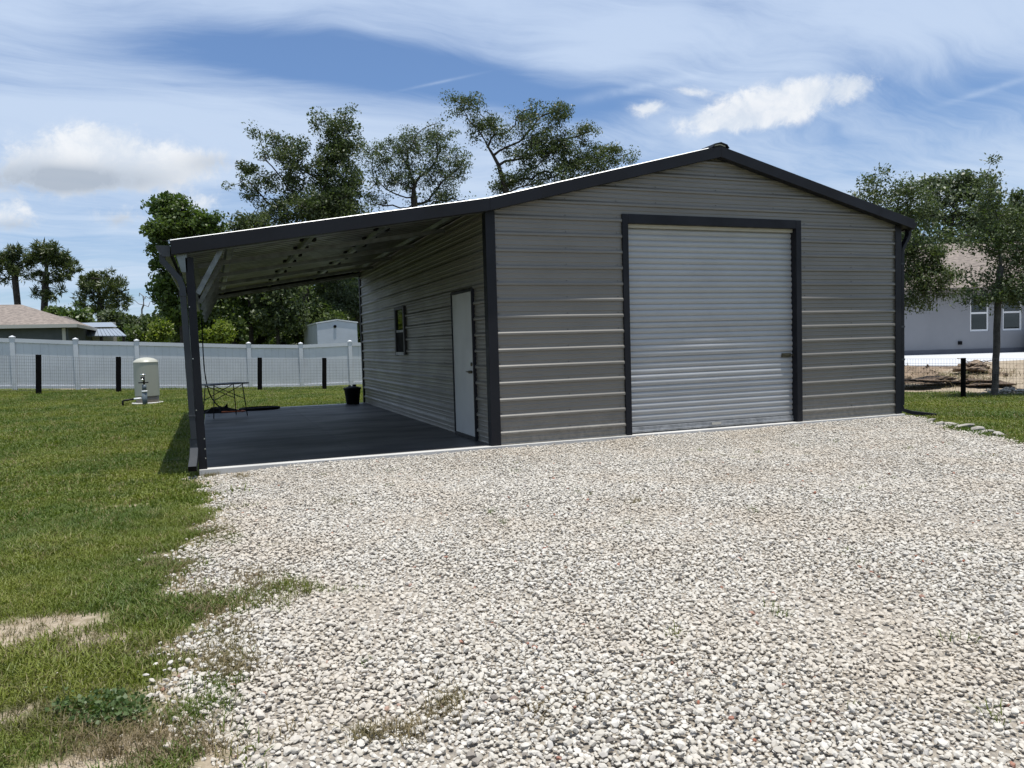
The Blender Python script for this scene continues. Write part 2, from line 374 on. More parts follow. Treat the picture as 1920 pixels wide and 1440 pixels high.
# ------------------------------------------------------------------ mesh helpers
class MB:
    def __init__(s): s.v = []; s.f = []
    def add(s, vs, fs):
        o = len(s.v); s.v += [tuple(map(float, p)) for p in vs]; s.f += [tuple(i + o for i in f) for f in fs]; return s
    def box(s, x0, x1, y0, y1, z0, z1):
        v = [(x0, y0, z0), (x1, y0, z0), (x1, y1, z0), (x0, y1, z0), (x0, y0, z1), (x1, y0, z1), (x1, y1, z1), (x0, y1, z1)]
        return s.add(v, [(0, 3, 2, 1), (4, 5, 6, 7), (0, 1, 5, 4), (1, 2, 6, 5), (2, 3, 7, 6), (3, 0, 4, 7)])
    def obox(s, c, ax, ay, az, hx, hy, hz):
        c, ax, ay, az = map(np.asarray, (c, ax, ay, az)); v = []
        for dz in (-1, 1):
            for dx, dy in ((-1, -1), (1, -1), (1, 1), (-1, 1)): v.append(c + ax * hx * dx + ay * hy * dy + az * hz * dz)
        return s.add(v, [(0, 3, 2, 1), (4, 5, 6, 7), (0, 1, 5, 4), (1, 2, 6, 5), (2, 3, 7, 6), (3, 0, 4, 7)])
    def bar(s, a, b, wd, th, up=(0, 0, 1)):
        a, b = np.asarray(a, float), np.asarray(b, float); d = b - a; L = np.linalg.norm(d); d /= L
        u = np.asarray(up, float)
        if abs(d @ u) > 0.95: u = np.array([0, 1, 0.0])
        sd = np.cross(d, u); sd /= np.linalg.norm(sd); u2 = np.cross(sd, d)
        return s.obox((a + b) / 2, d, sd, u2, L / 2, wd / 2, th / 2)
    def prism(s, poly, axis, a, b):
        """poly in the two other axes (kept in x,y,z order), extruded along axis from a to b"""
        n = len(poly); v = []
        for t in (a, b):
            for p in poly:
                q = list(p); q.insert(axis, t); v.append(q)
        f = [tuple(range(n - 1, -1, -1)), tuple(range(n, 2 * n))]
        for i in range(n): j = (i + 1) % n; f.append((i, j, n + j, n + i))
        return s.add(v, f)
    def tube(s, pts, r, n=8, cap=True, square=None):
        pts = [np.asarray(p, float) for p in pts]; rings = []
        rs = r if hasattr(r, '__len__') else [r] * len(pts)
        v = []; ref = np.array([0.0, 0, 1])
        for i, p in enumerate(pts):
            d = (pts[min(i + 1, len(pts) - 1)] - pts[max(i - 1, 0)]); d /= np.linalg.norm(d)
            if abs(d @ ref) > 0.98: rf = np.array([0, 1.0, 0])
            else: rf = ref
            u = np.cross(d, rf); u /= np.linalg.norm(u); w_ = np.cross(u, d)
            if i and (u @ pu) < 0: u, w_ = -u, -w_
            if i and abs(u @ pu) < 0.7:
                u = pu - d * (pu @ d); u /= np.linalg.norm(u); w_ = np.cross(u, d)
            pu = u
            for k_ in range(n):
                a = 2 * math.pi * (k_ + 0.5) / n
                if square: q = p + u * square[0] * (1 if math.cos(a) > 0 else -1) + w_ * square[1] * (1 if math.sin(a) > 0 else -1)
                else: q = p + rs[i] * (u * math.cos(a) + w_ * math.sin(a))
                v.append(q)
        f = []
        for i in range(len(pts) - 1):
            for k_ in range(n): f.append((i * n + k_, i * n + (k_ + 1) % n, (i + 1) * n + (k_ + 1) % n, (i + 1) * n + k_))
        if cap: f += [tuple(range(n - 1, -1, -1)), tuple((len(pts) - 1) * n + k_ for k_ in range(n))]
        return s.add(v, f)
    def lathe(s, prof, n=32, c=(0, 0, 0)):
        v = []; f = []
        for (r, z) in prof:
            for k_ in range(n):
                a = 2 * math.pi * k_ / n; v.append((c[0] + r * math.cos(a), c[1] + r * math.sin(a), c[2] + z))
        for i in range(len(prof) - 1):
            for k_ in range(n): f.append((i * n + k_, i * n + (k_ + 1) % n, (i + 1) * n + (k_ + 1) % n, (i + 1) * n + k_))
        f += [tuple(range(n - 1, -1, -1)), tuple((len(prof) - 1) * n + k_ for k_ in range(n))]
        return s.add(v, f)
    def mesh(s, name, mat, smooth=False):
        me = bpy.data.meshes.new(name); me.from_pydata(s.v, [], s.f); me.materials.append(mat)
        if smooth: me.polygons.foreach_set('use_smooth', [True] * len(me.polygons))
        me.update(); return me
    def build(s, name, mat, parent=None, smooth=False, bevel=0.0, label=None):
        return link(name, s.mesh(name, mat, smooth), parent, bevel, label)
def link(name, me, parent=None, bevel=0.0, label=None):
    o = bpy.data.objects.new(name, me); COL.objects.link(o)
    if parent: o.parent = parent; o.matrix_parent_inverse = parent.matrix_world.inverted() if parent.type != 'MESH' else Matrix.Identity(4)
    if bevel > 0:
        b = o.modifiers.new('bevel', 'BEVEL'); b.width = bevel; b.segments = 2; b.limit_method = 'ANGLE'
    if label: o['label'] = label
    return o
def tag(o, label=None, cat=None, group=None, kind=None):
    if label: o['label'] = label
    if cat: o['category'] = cat
    if group: o['group'] = group
    if kind: o['kind'] = kind
    return o
def thing(name, label, cat, loc=(0, 0, 0), group=None):
    o = bpy.data.objects.new(name, None); o.location = tuple(map(float, loc)); o.empty_display_size = 0.2
    COL.objects.link(o); o.matrix_world = Matrix.Translation(o.location)
    return tag(o, label, cat, group)
def np_mesh(name, V, F, mat, attrs=None, smooth=False):
    me = bpy.data.meshes.new(name); V = np.asarray(V, np.float32); F = np.asarray(F, np.int32); k_ = F.shape[1]
    me.vertices.add(len(V)); me.vertices.foreach_set('co', V.ravel())
    me.loops.add(F.size); me.loops.foreach_set('vertex_index', F.ravel())
    me.polygons.add(len(F)); me.polygons.foreach_set('loop_start', np.arange(0, F.size, k_, dtype=np.int32))
    me.materials.append(mat)
    if attrs:
        for n_, a in attrs.items():
            at_ = me.attributes.new(n_, 'FLOAT', 'POINT'); at_.data.foreach_set('value', np.asarray(a, np.float32))
    if smooth: me.polygons.foreach_set('use_smooth', np.ones(len(F), bool))
    me.update(calc_edges=True); me.validate()
    return me

# ------------------------------------------------------------------ ground, gravel bed, slabs
def edge_left(y):
    """x of the lawn's edge against the gravel"""
    ys = [-14, -8, -7.04, -6.59, -6.1, -5.5, -5.12, -4.77, -4.3, -3.6, -2.69, -1.6, -0.8, 0.0]
    xs = [-3.55, -3.6, -3.58, -3.62, -3.72, -3.6, -3.38, -3.66, -3.74, -3.66, -3.48, -3.50, -3.58, -3.72]
    y = np.asarray(y, float)
    return np.interp(y, ys, xs) + 0.06 * np.sin(y * 7.1) + 0.05 * np.sin(y * 13.7 + 1)
def edge_right(y):
    return np.interp(np.asarray(y, float), [-14, -9, -6, -4, -3.08, -1.5, -0.6, 0.0, 0.5], [2.9, 3.8, 4.7, 5.5, 5.97, 6.62, 7.15, 7.42, 7.5]) + 0.04 * np.sin(np.asarray(y) * 9)
bare_spots = [(*on(60, 1182, 2, -0.07)[:2], 0.42, 0.30), (*on(170, 1205, 2, -0.07)[:2], 0.26, 0.16), (*on(30, 1340, 2, -0.07)[:2], 0.14, 0.10),
              (*on(250, 1400, 2, -0.07)[:2], 0.34, 0.16), (*on(150, 1432, 2, -0.07)[:2], 0.3, 0.12), (*on(230, 950, 2, -0.07)[:2], 0.30, 0.10),
              (*on(320, 1215, 2, -0.07)[:2], 0.2, 0.10), (*on(300, 1040, 2, -0.07)[:2], 0.18, 0.10), (*on(150, 737, 2, -0.07)[:2], 1.2, 0.5)]
def bareness(x, y):
    x = np.asarray(x, float); y = np.asarray(y, float); b = 0 * x
    for (cx, cy, rx, ry) in bare_spots:
        b = np.maximum(b, np.exp(-(((x - cx) / rx) ** 2 + ((y - cy) / ry) ** 2)))
    near = np.exp(-((x - edge_left(y)) / 0.16) ** 2) * 0.75 * (y < 0) * (y > -14)
    return np.maximum(b, near)
gx = np.unique(np.concatenate([np.linspace(-3000, -60, 12), np.linspace(-60, -12, 20), np.linspace(-12, 14, 170), np.linspace(14, 60, 24), np.linspace(60, 3000, 12)]))
gy = np.unique(np.concatenate([np.linspace(-800, -14, 8), np.linspace(-14, 3, 150), np.linspace(3, 40, 60), np.linspace(40, 120, 12), np.linspace(120, 4000, 14)]))
GX, GY = np.meshgrid(gx, gy)
GZ = ground_z(GX, GY)
inslab = (GX > -3.6) & (GX < 7.2) & (GY > 0.05) & (GY < 9.2)
GZ = np.where(inslab, -0.14, GZ)
GZ = np.where((GX > edge_left(GY) + 0.12) & (GX < edge_right(GY) - 0.1) & (GY < 0.05) & (GY > -14), GZ - 0.05, GZ)
nx, ny = len(gx), len(gy)
idx = np.arange(nx * ny).reshape(ny, nx)
F = np.stack([idx[:-1, :-1].ravel(), idx[:-1, 1:].ravel(), idx[1:, 1:].ravel(), idx[1:, :-1].ravel()], 1)
bare = bareness(GX, GY)
# the plot beyond the right wire fence is bare earth
dR = (GX - 11.9) * 0.93 + (GY - 2.2) * 0.36
bare = np.maximum(bare, ss(0.2, 1.6, dR) * ss(8.5, 10, GX) * (1 - ss(22, 30, GY)))
tag(link('ground', np_mesh('ground', np.stack([GX.ravel(), GY.ravel(), GZ.ravel()], 1), F, M['ground'], {'bare': bare.ravel()}, True)), kind='structure')

ys = np.linspace(-13.5, 0.03, 120); V = []; F = []
for i, y in enumerate(ys):
    xa, xb = float(edge_left(y)) + 0.02, float(edge_right(y)) - 0.02
    for j in range(12):
        V.append((xa + (xb - xa) * j / 11, y, -0.078 + 0.030 * float(ss(-1.3, -0.15, y)) * float(ss(-3.6, -2.4, xa + (xb - xa) * j / 11))))
    if i:
        for j in range(11): a = (i - 1) * 12 + j; F.append((a, a + 1, a + 13, a + 12))
tag(link('gravel_bed', np_mesh('gravel_bed', V, F, M['gravelbed'])), kind='structure')

W, L = 7.28, 9.45
b = MB().box(-3.68, W + 0.06, -0.075, 0.05, -0.3, 0.0).box(-3.68, -3.67, 0.05, 9.32, -0.3, 0.0).box(-3.67, W + 0.06, 9.24, 9.50, -0.3, 0.0).box(0.02, W + 0.06, 0.05, 9.24, -0.3, 0.0)
tag(b.build('concrete_slab', M['conc'], bevel=0.006), kind='structure')
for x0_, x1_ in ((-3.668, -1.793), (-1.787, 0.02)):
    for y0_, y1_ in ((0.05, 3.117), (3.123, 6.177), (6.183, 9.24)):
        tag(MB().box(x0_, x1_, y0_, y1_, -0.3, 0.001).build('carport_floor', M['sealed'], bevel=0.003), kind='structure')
tag(MB().box(-3.668, 0.018, 0.051, 9.239, -0.31, -0.03).build('floor_base', M['black']), kind='structure')

# ------------------------------------------------------------------ the metal garage with its carport
G = thing('metal_garage', 'taupe metal garage with white roll-up door and open carport on its side', 'garage')
PITCH, PH = 0.2243, 0.157
def rib_profile(z0, z1):
    pts = {round(z0, 4): 0.0, round(z1, 4): 0.0}
    k0 = int((z0 - PH) // PITCH) - 1
    for k_ in range(k0, k0 + int((z1 - z0) / PITCH) + 4):
        c = PH + PITCH * k_
        for dz, o in ((-0.030, 0), (-0.026, 0.003), (-0.018, 0.0235), (0.006, 0.0242), (0.012, 0.0215), (0.034, 0.002), (0.039, 0)):
            pts[round(c + dz, 4)] = o
        for q in (0.082, 0.148):
            for dz, o in ((-0.013, 0), (-0.004, 0.0045), (0.003, 0.0045), (0.013, 0)): pts[round(c + q + dz, 4)] = o
    zs = sorted(z for z in pts if z0 - 1e-6 <= z <= z1 + 1e-6)
    return [(z, pts[z]) for z in zs]
def sheet(org, along, nrm, a0, a1, z0, z1, lim=None, nseg=14):
    """one ribbed steel sheet lying in a wall; lim(z) -> (lo, hi) clips it to the gable"""
    org, along, nrm = map(np.asarray, (org, along, nrm)); mb = MB(); rows = []
    for z, o in rib_profile(z0, z1):
        lo, hi = a0, a1
        if lim:
            l_, h_ = lim(z); lo, hi = max(lo, l_), min(hi, h_)
            if hi - lo < 0.02: break
        rows.append((z, o, lo, hi))
    if len(rows) < 2: return None
    v = []
    ph = random.random() * 6
    for z, o, lo, hi in rows:
        for j in range(nseg + 1):
            s_ = lo + (hi - lo) * j / nseg
            wv = 0.0016 * math.sin(s_ * 2.3 + ph + z * 1.7) * math.sin(z * 5 + ph * 2)
            p = org + along * s_ + nrm * (o + wv); v.append((p[0], p[1], p[2] + z))
    f = []
    flip = np.cross(along, (0, 0, 1)) @ nrm < 0
    for i in range(len(rows) - 1):
        for j in range(nseg):
            a = i * (nseg + 1) + j; q = (a, a + 1, a + nseg + 2, a + nseg + 1)
            f.append(q[::-1] if flip else q)
    return mb.add(v, f)
SH = [0.0, 0.897, 1.794, 2.691, 3.588, 4.485]
def wall(org, along, nrm, sections, lim=None):
    for (a0, a1, z0, z1) in sections:
        cuts = [z0] + [z for z in SH if z0 + 0.05 < z < z1 - 0.05] + [z1]
        for q0, q1 in zip(cuts[:-1], cuts[1:]):
            s_ = sheet(org, along, nrm, a0, a1, q0 + 0.0004, q1 - 0.0004, lim)
            if s_: s_.build('wall_panel', M['panel'], G)
def roof_z(x):
    """underside of the roof"""
    if x < 0: return 3.255 + 0.164 * x
    if x <= W / 2: return 3.255 + 0.249 * x
    return 3.255 + 0.249 * (W - x)
def gable(z):
    d = max(0.0, (z - 3.235) / 0.249); return d, W - d
wall((0, 0, 0), (1, 0, 0), (0, -1, 0), [(0.04, 2.03, 0.0, 3.16), (5.21, W - 0.04, 0.0, 3.16), (0.04, W - 0.04, 3.16, 4.16)], gable)
DY0, DY1, DZT = 0.64, 1.60, 2.13
WY0, WY1, WZ0, WZ1 = 4.74, 5.56, 1.22, 2.14
wall((0, 0, 0), (0, 1, 0), (-1, 0, 0), [(0.03, DY0 - .03, 0, 3.23), (DY0 - .03, DY1 + .03, DZT + .04, 3.23), (DY1 + .03, WY0, 0, 3.23), (WY0, WY1, 0, WZ0), (WY0, WY1, WZ1, 3.23), (WY1, L - 0.03, 0, 3.23)])
wall((W, 0, 0), (0, 1, 0), (1, 0, 0), [(0.03, L - 0.03, 0, 3.23)])
wall((0, L, 0), (1, 0, 0), (0, 1, 0), [(0.04, W - 0.04, 0, 4.16)], gable)
# screws in rows on the front and side sheets
sm = MB()
for k_ in range(0, 18):
    zc = PH + PITCH * k_ + 0.045
    for xx in (0.13, 1.15, 1.95, 2.6, 3.64, 4.7, 5.3, 6.25, 7.15):
        lo, hi = gable(zc + 0.05)
        if not lo + 0.05 < xx < hi - 0.05: continue
        if 1.97 < xx < 5.28 and zc < 3.18: continue
        sm.box(xx - 0.006, xx + 0.006, -0.006, 0.0, zc - 0.006, zc + 0.006)
    if zc < 3.1:
        for yy in (2.2, 3.4, 6.6, 8.0):
            sm.box(-0.006, 0.0, yy - 0.007, yy + 0.007, zc - 0.006, zc + 0.006)
so = sm.build('screw', M['screw'], G); so['kind'] = 'stuff'
# corner trims
def ltrim(x, y, sx, sy, z1, name='corner_trim', wd=0.105, z0=0.0):
    MB().prism([(x - sx * 0.031, y - sy * 0.031), (x + sx * wd, y - sy * 0.031), (x + sx * wd, y - sy * 0.0245), (x - sx * 0.0245, y - sy * 0.0245), (x - sx * 0.0245, y + sy * wd), (x - sx * 0.031, y + sy * wd)][::(1 if sx * sy > 0 else -1)], 2, z0, z1).build(name, M['trim'], G, bevel=0.003)
ltrim(0, 0, 1, 1, 3.16, z0=-0.03); ltrim(W, 0, -1, 1, 3.14, z0=-0.03); ltrim(0, L, 1, -1, 3.16); ltrim(W, L, -1, -1, 3.16)
for q in ((0.075, 2.03), (5.21, W - 0.075)): MB().box(q[0], q[1], -0.024, 0.0, -0.02, 0.018).build('base_trim', M['panel'], G)
# roof: sheets run from eave to ridge
XE, XR = -3.87, 7.47
def rtop(x): return roof_z(x) + 0.03
def roof_sheet(x0, x1, y0, y1):
    ys_ = [(y0, 0.0)]
    n = max(1, round((y1 - y0) / 0.2286)); q = (y1 - y0) / n
    for i in range(n):
        c = y0 + q * (i + 0.5)
        ys_ += [(c - 0.032, 0), (c - 0.012, 0.019), (c + 0.012, 0.019), (c + 0.032, 0)]
    ys_.append((y1, 0.0)); v = []; f = []
    for y, o in ys_: v += [(x0, y, rtop(x0) + o), (x1, y, rtop(x1) + o)]
    for i in range(len(ys_) - 1): a = 2 * i; f.append((a, a + 1, a + 3, a + 2))
    nv = len(v)
    for y, o in ys_: v += [(x0, y, rtop(x0) + o - 0.003), (x1, y, rtop(x1) + o - 0.003)]
    ntop = len(f); f += [tuple(i + nv for i in q_[::-1]) for q_ in list(f)]
    for i in range(len(ys_) - 1):
        a = 2 * i; f.append((a, a + 2, a + 2 + nv, a + nv)); f.append((a + 1, a + 1 + nv, a + 3 + nv, a + 3))
    return MB().add(v, f), ntop
ysr = np.linspace(-0.135, L + 0.13, 12)
for y0, y1 in zip(ysr[:-1], ysr[1:]):
    for x0, x1 in ((XE, -0.002), (0.002, W / 2 - 0.002), (W / 2 + 0.002, XR)):
        q_, nt_ = roof_sheet(x0, x1, y0 + 0.001, y1 - 0.001); o = q_.build('roof_panel', M['roof'], G)
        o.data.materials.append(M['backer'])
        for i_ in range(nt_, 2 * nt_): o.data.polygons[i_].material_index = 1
# rake trim along the front and back edge
def rake(x0, x1, yo, yi):
    a = [(x0, rtop(x0) - 0.006), (x1, rtop(x1) - 0.006)]
    s_ = 1 if yo < yi else -1
    mb = MB().prism([a[0], a[1], (x1, rtop(x1) - 0.165), (x0, rtop(x0) - 0.165)], 1, min(yo, yo + s_ * 0.02), max(yo, yo + s_ * 0.02))
    mb.prism([(x0, rtop(x0) - 0.150), (x1, rtop(x1) - 0.150), (x1, rtop(x1) - 0.163), (x0, rtop(x0) - 0.163)], 1, min(yo + s_ * 0.021, yi), max(yo + s_ * 0.021, yi))
    mb.build('rake_trim', M['trim'], G, bevel=0.003)
for x0, x1 in ((XE + 0.01, -0.001), (0.001, W / 2 - 0.001), (W / 2 + 0.001, XR)):
    rake(x0, x1, -0.150, -0.021)
    rake(x0, x1, L + 0.145, L + 0.02)
# ridge cap
rz = rtop(W / 2)
MB().prism([(W / 2 - 0.15, rz - 0.030), (W / 2 - 0.11, rz + 0.022), (W / 2, rz + 0.050), (W / 2 + 0.11, rz + 0.022), (W / 2 + 0.15, rz - 0.030), (W / 2 + 0.135, rz - 0.026), (W / 2 + 0.10, rz + 0.012), (W / 2, rz + 0.038), (W / 2 - 0.10, rz + 0.012), (W / 2 - 0.135, rz - 0.026)], 1, -0.155, L + 0.14).build('ridge_cap', M['trim'], G)
MB().prism([(W / 2 - 0.10, rz - 0.012), (W / 2 - 0.09, rz + 0.008), (W / 2, rz + 0.032), (W / 2 + 0.09, rz + 0.008), (W / 2 + 0.10, rz - 0.012), (W / 2, rz + 0.012)], 1, -0.13, L + 0.12).build('ridge_closure', M['cream'], G)
# main right eave with gutter and downspout
def gutter(xi, xo, zt):
    s_ = 1 if xo > xi else -1
    p = [(xi, zt), (xi, zt - 0.125), (xi + s_ * 0.085, zt - 0.125), (xo - s_ * 0.03, zt - 0.07), (xo, zt - 0.02), (xo, zt), (xo - s_ * 0.006, zt), (xo - s_ * 0.006, zt - 0.018), (xi + s_ * 0.08, zt - 0.118), (xi + s_ * 0.006, zt - 0.118), (xi + s_ * 0.006, zt)]
    mb = MB().prism(p, 1, -0.06, L + 0.06)
    mb.prism([(xi, zt), (xi, zt - 0.125), (xi + s_ * 0.085, zt - 0.125), (xo - s_ * 0.03, zt - 0.07), (xo, zt - 0.02), (xo, zt)], 1, -0.068, -0.0605)
    return mb
gutter(XR + 0.004, XR + 0.15, 3.20).build('gutter', M['trim'], G)
gutter(XE - 0.004, XE - 0.15, 2.60).build('gutter', M['spout'], G)
MB().box(W + 0.03, XR, 0.0, L, 3.10, 3.125).build('eave_soffit', M['trim'], G)
d = MB().tube([(XR + 0.05, 0.02, 3.09), (XR + 0.04, 0.02, 2.98), (W + 0.085, 0.02, 2.76), (W + 0.075, 0.02, 2.66), (W + 0.075, 0.02, 0.14)], 0.05, 4, square=(0.030, 0.042))
d.tube([(W + 0.075, 0.02, 0.15), (W + 0.09, 0.0, 0.06), (W + 0.20, -0.08, 0.015), (W + 0.50, -0.30, -0.035)], 0.05, 4, square=(0.042, 0.030))
ds = d.build('downspout', M['trim'], G, bevel=0.006)
for zz in (0.9, 1.45, 2.5): MB().box(W + 0.028, W + 0.112, -0.026, 0.066, zz, zz + 0.03).build('strap', M['spout'], ds)
# carport posts, rafters, braces, purlins
PY_ = [0.0, 1.85, 3.75, 5.65, 7.5, 9.2]
for i, y in enumerate(PY_):
    fr = i == 0
    xa_, xb_ = (-3.682, -3.592) if fr else (-3.735 - 0.012 * y, -3.675 - 0.012 * y)
    p = MB().prism([(xa_, 0.0), (xb_, 0.0), (xb_ - 0.04 * fr, 2.47), (xa_ - 0.04 * fr, 2.47)], 1, y - 0.05 if fr else y - 0.03, y + 0.06 if fr else y + 0.03)
    po = p.build('carport_post', M['trim'] if fr else M['galv'], G, bevel=0.004)
    if fr:
        q = MB()
        for zz in (0.13, 0.24, 0.36): q.obox((-3.602 - 0.016 * zz, -0.054, zz), (1, 0, 0), (0, 1, 0), (0, 0, 1), 0.006, 0.005, 0.006)
        for zz in (0.7, 1.3, 1.9): q.obox((-3.668 - 0.016 * zz, -0.054, zz), (1, 0, 0), (0, 1, 0), (0, 0, 1), 0.005, 0.005, 0.005)
        q.build('bolt', M['steel'], po)['kind'] = 'stuff'
    if 0.05 < y < 9.4 or fr:
        yy = y + (0.02 if fr else 0)
        MB().bar((-3.60, yy + 0.03, roof_z(-3.60) - 0.10), (-0.03, yy + 0.03, roof_z(-0.03) - 0.10), 0.06, 0.06).build('rafter', M['galv'], G)
        y2 = yy + 0.07
        br = MB().bar((-3.62, y2, 2.08), (-3.29, y2, roof_z(-3.29) - 0.03), 0.012, 0.07, up=(0, 1, 0))
        br.bar((-3.60, y2 - 0.03, 2.055), (-3.27, y2 - 0.03, roof_z(-3.27) - 0.05), 0.045, 0.010, up=(0, 1, 0))
        br.build('knee_brace', M['galv'], G)
for x in (-3.2, -2.15, -1.1, -0.12):
    z = roof_z(x)
    MB().prism([(x - 0.055, z + 0.02), (x - 0.03, z - 0.028), (x + 0.03, z - 0.028), (x + 0.055, z + 0.02)], 1, -0.12, L + 0.1).build('purlin', M['galv'], G)
clm = MB().box(-0.022, 0.022, -0.075, 0.075, -0.012, 0.026).mesh('purlin_clip', M['black'])  # small black blocks, set in pairs beside the purlins
for x in (-2.15, -1.1):
    for y in np.arange(0.55, L, 0.92):
        for q in (-0.085, 0.085):
            o = link('purlin_clip', clm, G); o.location = (x + q, y, roof_z(x) - 0.002)
MB().prism([(-3.83, 2.555), (-3.70, 2.575), (-3.70, 2.30), (-3.765, 2.30)], 1, -0.05, L).build('eave_header', M['galv'], G)
d = MB().tube([(-3.96, 0.0, 2.50), (-3.96, 0.0, 2.43), (-3.79, 0.0, 2.22), (-3.762, 0.0, 2.12), (-3.722, 0.0, 0.36)], 0.05, 4, square=(0.034, 0.046), cap=True)
d.tube([(-3.722, 0.0, 0.37), (-3.722, -0.01, 0.25), (-3.732, -0.09, 0.135), (-3.748, -0.27, 0.045)], 0.05, 4, square=(0.046, 0.034), cap=False)
ds = d.build('downspout', M['spout'], G, bevel=0.005)
MB().tube([(-3.738, -0.15, 0.105), (-3.748, -0.271, 0.0445)], 0.05, 4, square=(0.042, 0.030)).build('spout_mouth', M['black'], ds)  # black plug stands in for the shade inside the open spout
for zz, xq in ((0.62, -3.728), (2.02, -3.760)): MB().box(xq - 0.038, xq + 0.038, -0.050, 0.050, zz, zz + 0.025).build('strap', M['spout'], ds, bevel=0.004)
# roll-up door
door = MB().box(2.03, 2.125, -0.032, 0.13, -0.02, 3.165).build('roll_up_door', M['trim'], G, bevel=0.004)
MB().box(5.115, 5.215, -0.032, 0.13, -0.02, 3.165).build('door_jamb', M['trim'], door, bevel=0.004)
MB().box(2.126, 5.114, -0.031, 0.13, 3.035, 3.166).build('door_header', M['trim'], door, bevel=0.004)
MB().box(2.126, 5.114, 0.05, 0.12, 2.985, 3.034).build('top_strip', M['cream'], door)
NS, SP = 34, 0.0848
prof = [(0.0, 0.0), (0.006, 0.006), (0.014, 0.013), (0.030, 0.018), (0.048, 0.019), (0.062, 0.016), (0.072, 0.009), (0.080, 0.002), (SP, 0.0)]
mb = MB(); n = 24; v = []; f = []
for z, o in prof:
    for j in range(n + 1): v.append((2.127 + 2.986 * j / n, -o, z))
for i in range(len(prof) - 1):
    for j in range(n): a = i * (n + 1) + j; f.append((a, a + 1, a + n + 2, a + n + 1))
sl = mb.add(v, f).mesh('slat', M['slat'], True)
for k_ in range(NS):
    o = link('slat', sl, door); o.location = (0, 0.105 - 0.018 * math.sin(math.pi * (k_ + 1) / NS) * (0.6 + 0.4 * math.sin(k_ * 1.1)), 0.1 + SP * k_)
MB().box(2.127, 5.113, 0.065, 0.125, 0.012, 0.098).box(2.127, 5.113, 0.05, 0.066, 0.03, 0.05).build('bottom_bar', M['barmetal'], door, bevel=0.004)
MB().box(3.55, 3.72, 0.045, 0.0645, 0.05, 0.085).build('lift_handle', M['steel'], door)
lt = MB().box(4.90, 5.07, 0.055, 0.088, 1.035, 1.095).box(4.93, 5.17, 0.045, 0.056, 1.055, 1.075).build('latch', M['brass'], door, bevel=0.003)
# entry door in the side wall
ed = MB().box(-0.045, 0.02, DY0 - 0.03, DY0, 0.0, DZT + 0.035).build('entry_door', M['trim'], G)
MB().box(-0.045, 0.02, DY1, DY1 + 0.03, 0.0, DZT + 0.035).build('door_jamb', M['trim'], ed)
MB().box(-0.045, 0.02, DY0, DY1, DZT, DZT + 0.035).build('door_header', M['trim'], ed)
MB().box(-0.030, 0.015, DY0 + 0.002, DY1 - 0.002, 0.05, DZT - 0.003).build('door_leaf', M['entry'], ed, bevel=0.003)
MB().box(-0.05, 0.02, DY0, DY1, 0.002, 0.048).build('door_sill', M['blackmetal'], ed)
h = MB().tube([(-0.03, DY0 + 0.085, 0.98), (-0.085, DY0 + 0.085, 0.98)], 0.022, 10).tube([(-0.08, DY0 + 0.075, 0.98), (-0.08, DY0 + 0.20, 0.985)], 0.010, 8)
MB().tube([(-0.03, DY0 + 0.085, 1.09), (-0.045, DY0 + 0.085, 1.09)], 0.028, 12).build('deadbolt', M['brass'], ed, True)
h.build('door_handle', M['brass'], ed, True)
# window in the side wall
wd = MB().box(-0.05, 0.03, WY0, WY0 + 0.09, WZ0, WZ1).build('window', M['darkframe'], G)
MB().box(-0.05, 0.03, WY1 - 0.09, WY1, WZ0 - 0.03, WZ1).build('side_trim', M['darkframe'], wd)
MB().box(-0.049, 0.03, WY0 + 0.09, WY1 - 0.09, WZ1 - 0.05, WZ1).build('head_trim', M['darkframe'], wd)
MB().box(-0.055, 0.03, WY0 + 0.09, WY1 - 0.09, WZ0 - 0.02, WZ0 + 0.04).build('sill', M['barmetal'], wd)
MB().box(-0.035, 0.0, WY0 + 0.09, WY1 - 0.09, 1.645, 1.69).build('meeting_rail', M['barmetal'], wd)
MB().box(-0.020, -0.014, WY0 + 0.09, WY1 - 0.09, 1.69, WZ1 - 0.05).build('pane', M['glass'], wd)
MB().box(-0.008, -0.002, WY0 + 0.09, WY1 - 0.09, WZ0 + 0.04, 1.645).build('pane', M['glass'], wd)
MB().box(-0.030, -0.024, WY0 + 0.09, WY1 - 0.09, WZ0 + 0.04, 1.645).build('insect_screen', M['black'], wd)
cz = MB()
for a0, a1 in ((WY0 + 0.12, WY0 + 0.30), (WY0 + 0.40, WY0 + 0.62)):
    cz.box(0.03, 0.04, a0, a1, 1.72, WZ1 - 0.06)
cz.build('curtain', M['curtain'], wd)
MB().box(0.045, 0.06, WY0, WY1, WZ0 - 0.05, WZ1 + 0.05).build('backing', M['room'], wd)

# ------------------------------------------------------------------ under the carport
def ground_at(px, py, z=0.0): return on(px, py, 2, z)
a, b_ = ground_at(401, 785), ground_at(464, 779)
ux = (b_ - a) / np.linalg.norm(b_ - a); uy = np.array([-ux[1], ux[0], 0]); Lt = np.linalg.norm(b_ - a); Dt = 0.48; Ht = 0.69
t = thing('folding_table', 'small folding camp table with crossed metal legs on the carport floor', 'table', (a + b_) / 2 + uy * Dt / 2)
c = (a + b_) / 2 + uy * Dt / 2
MB().obox(c + (0, 0, Ht), ux, uy, (0, 0, 1), Lt / 2 + 0.06, Dt / 2 + 0.02, 0.014).build('tabletop', M['tabletop'], t, bevel=0.004)
for sx in (-1, 1):
    for sy in (-1, 1):
        ft = c + ux * sx * (Lt / 2) + uy * sy * (Dt / 2); tp = c + ux * sx * (Lt / 2 - 0.06) + uy * sy * (Dt / 2 - 0.05) + np.array([0, 0, Ht - 0.014])
        MB().tube([ft + (0, 0, 0.001), tp], 0.011, 8).build('leg', M['blackmetal'], t, True)
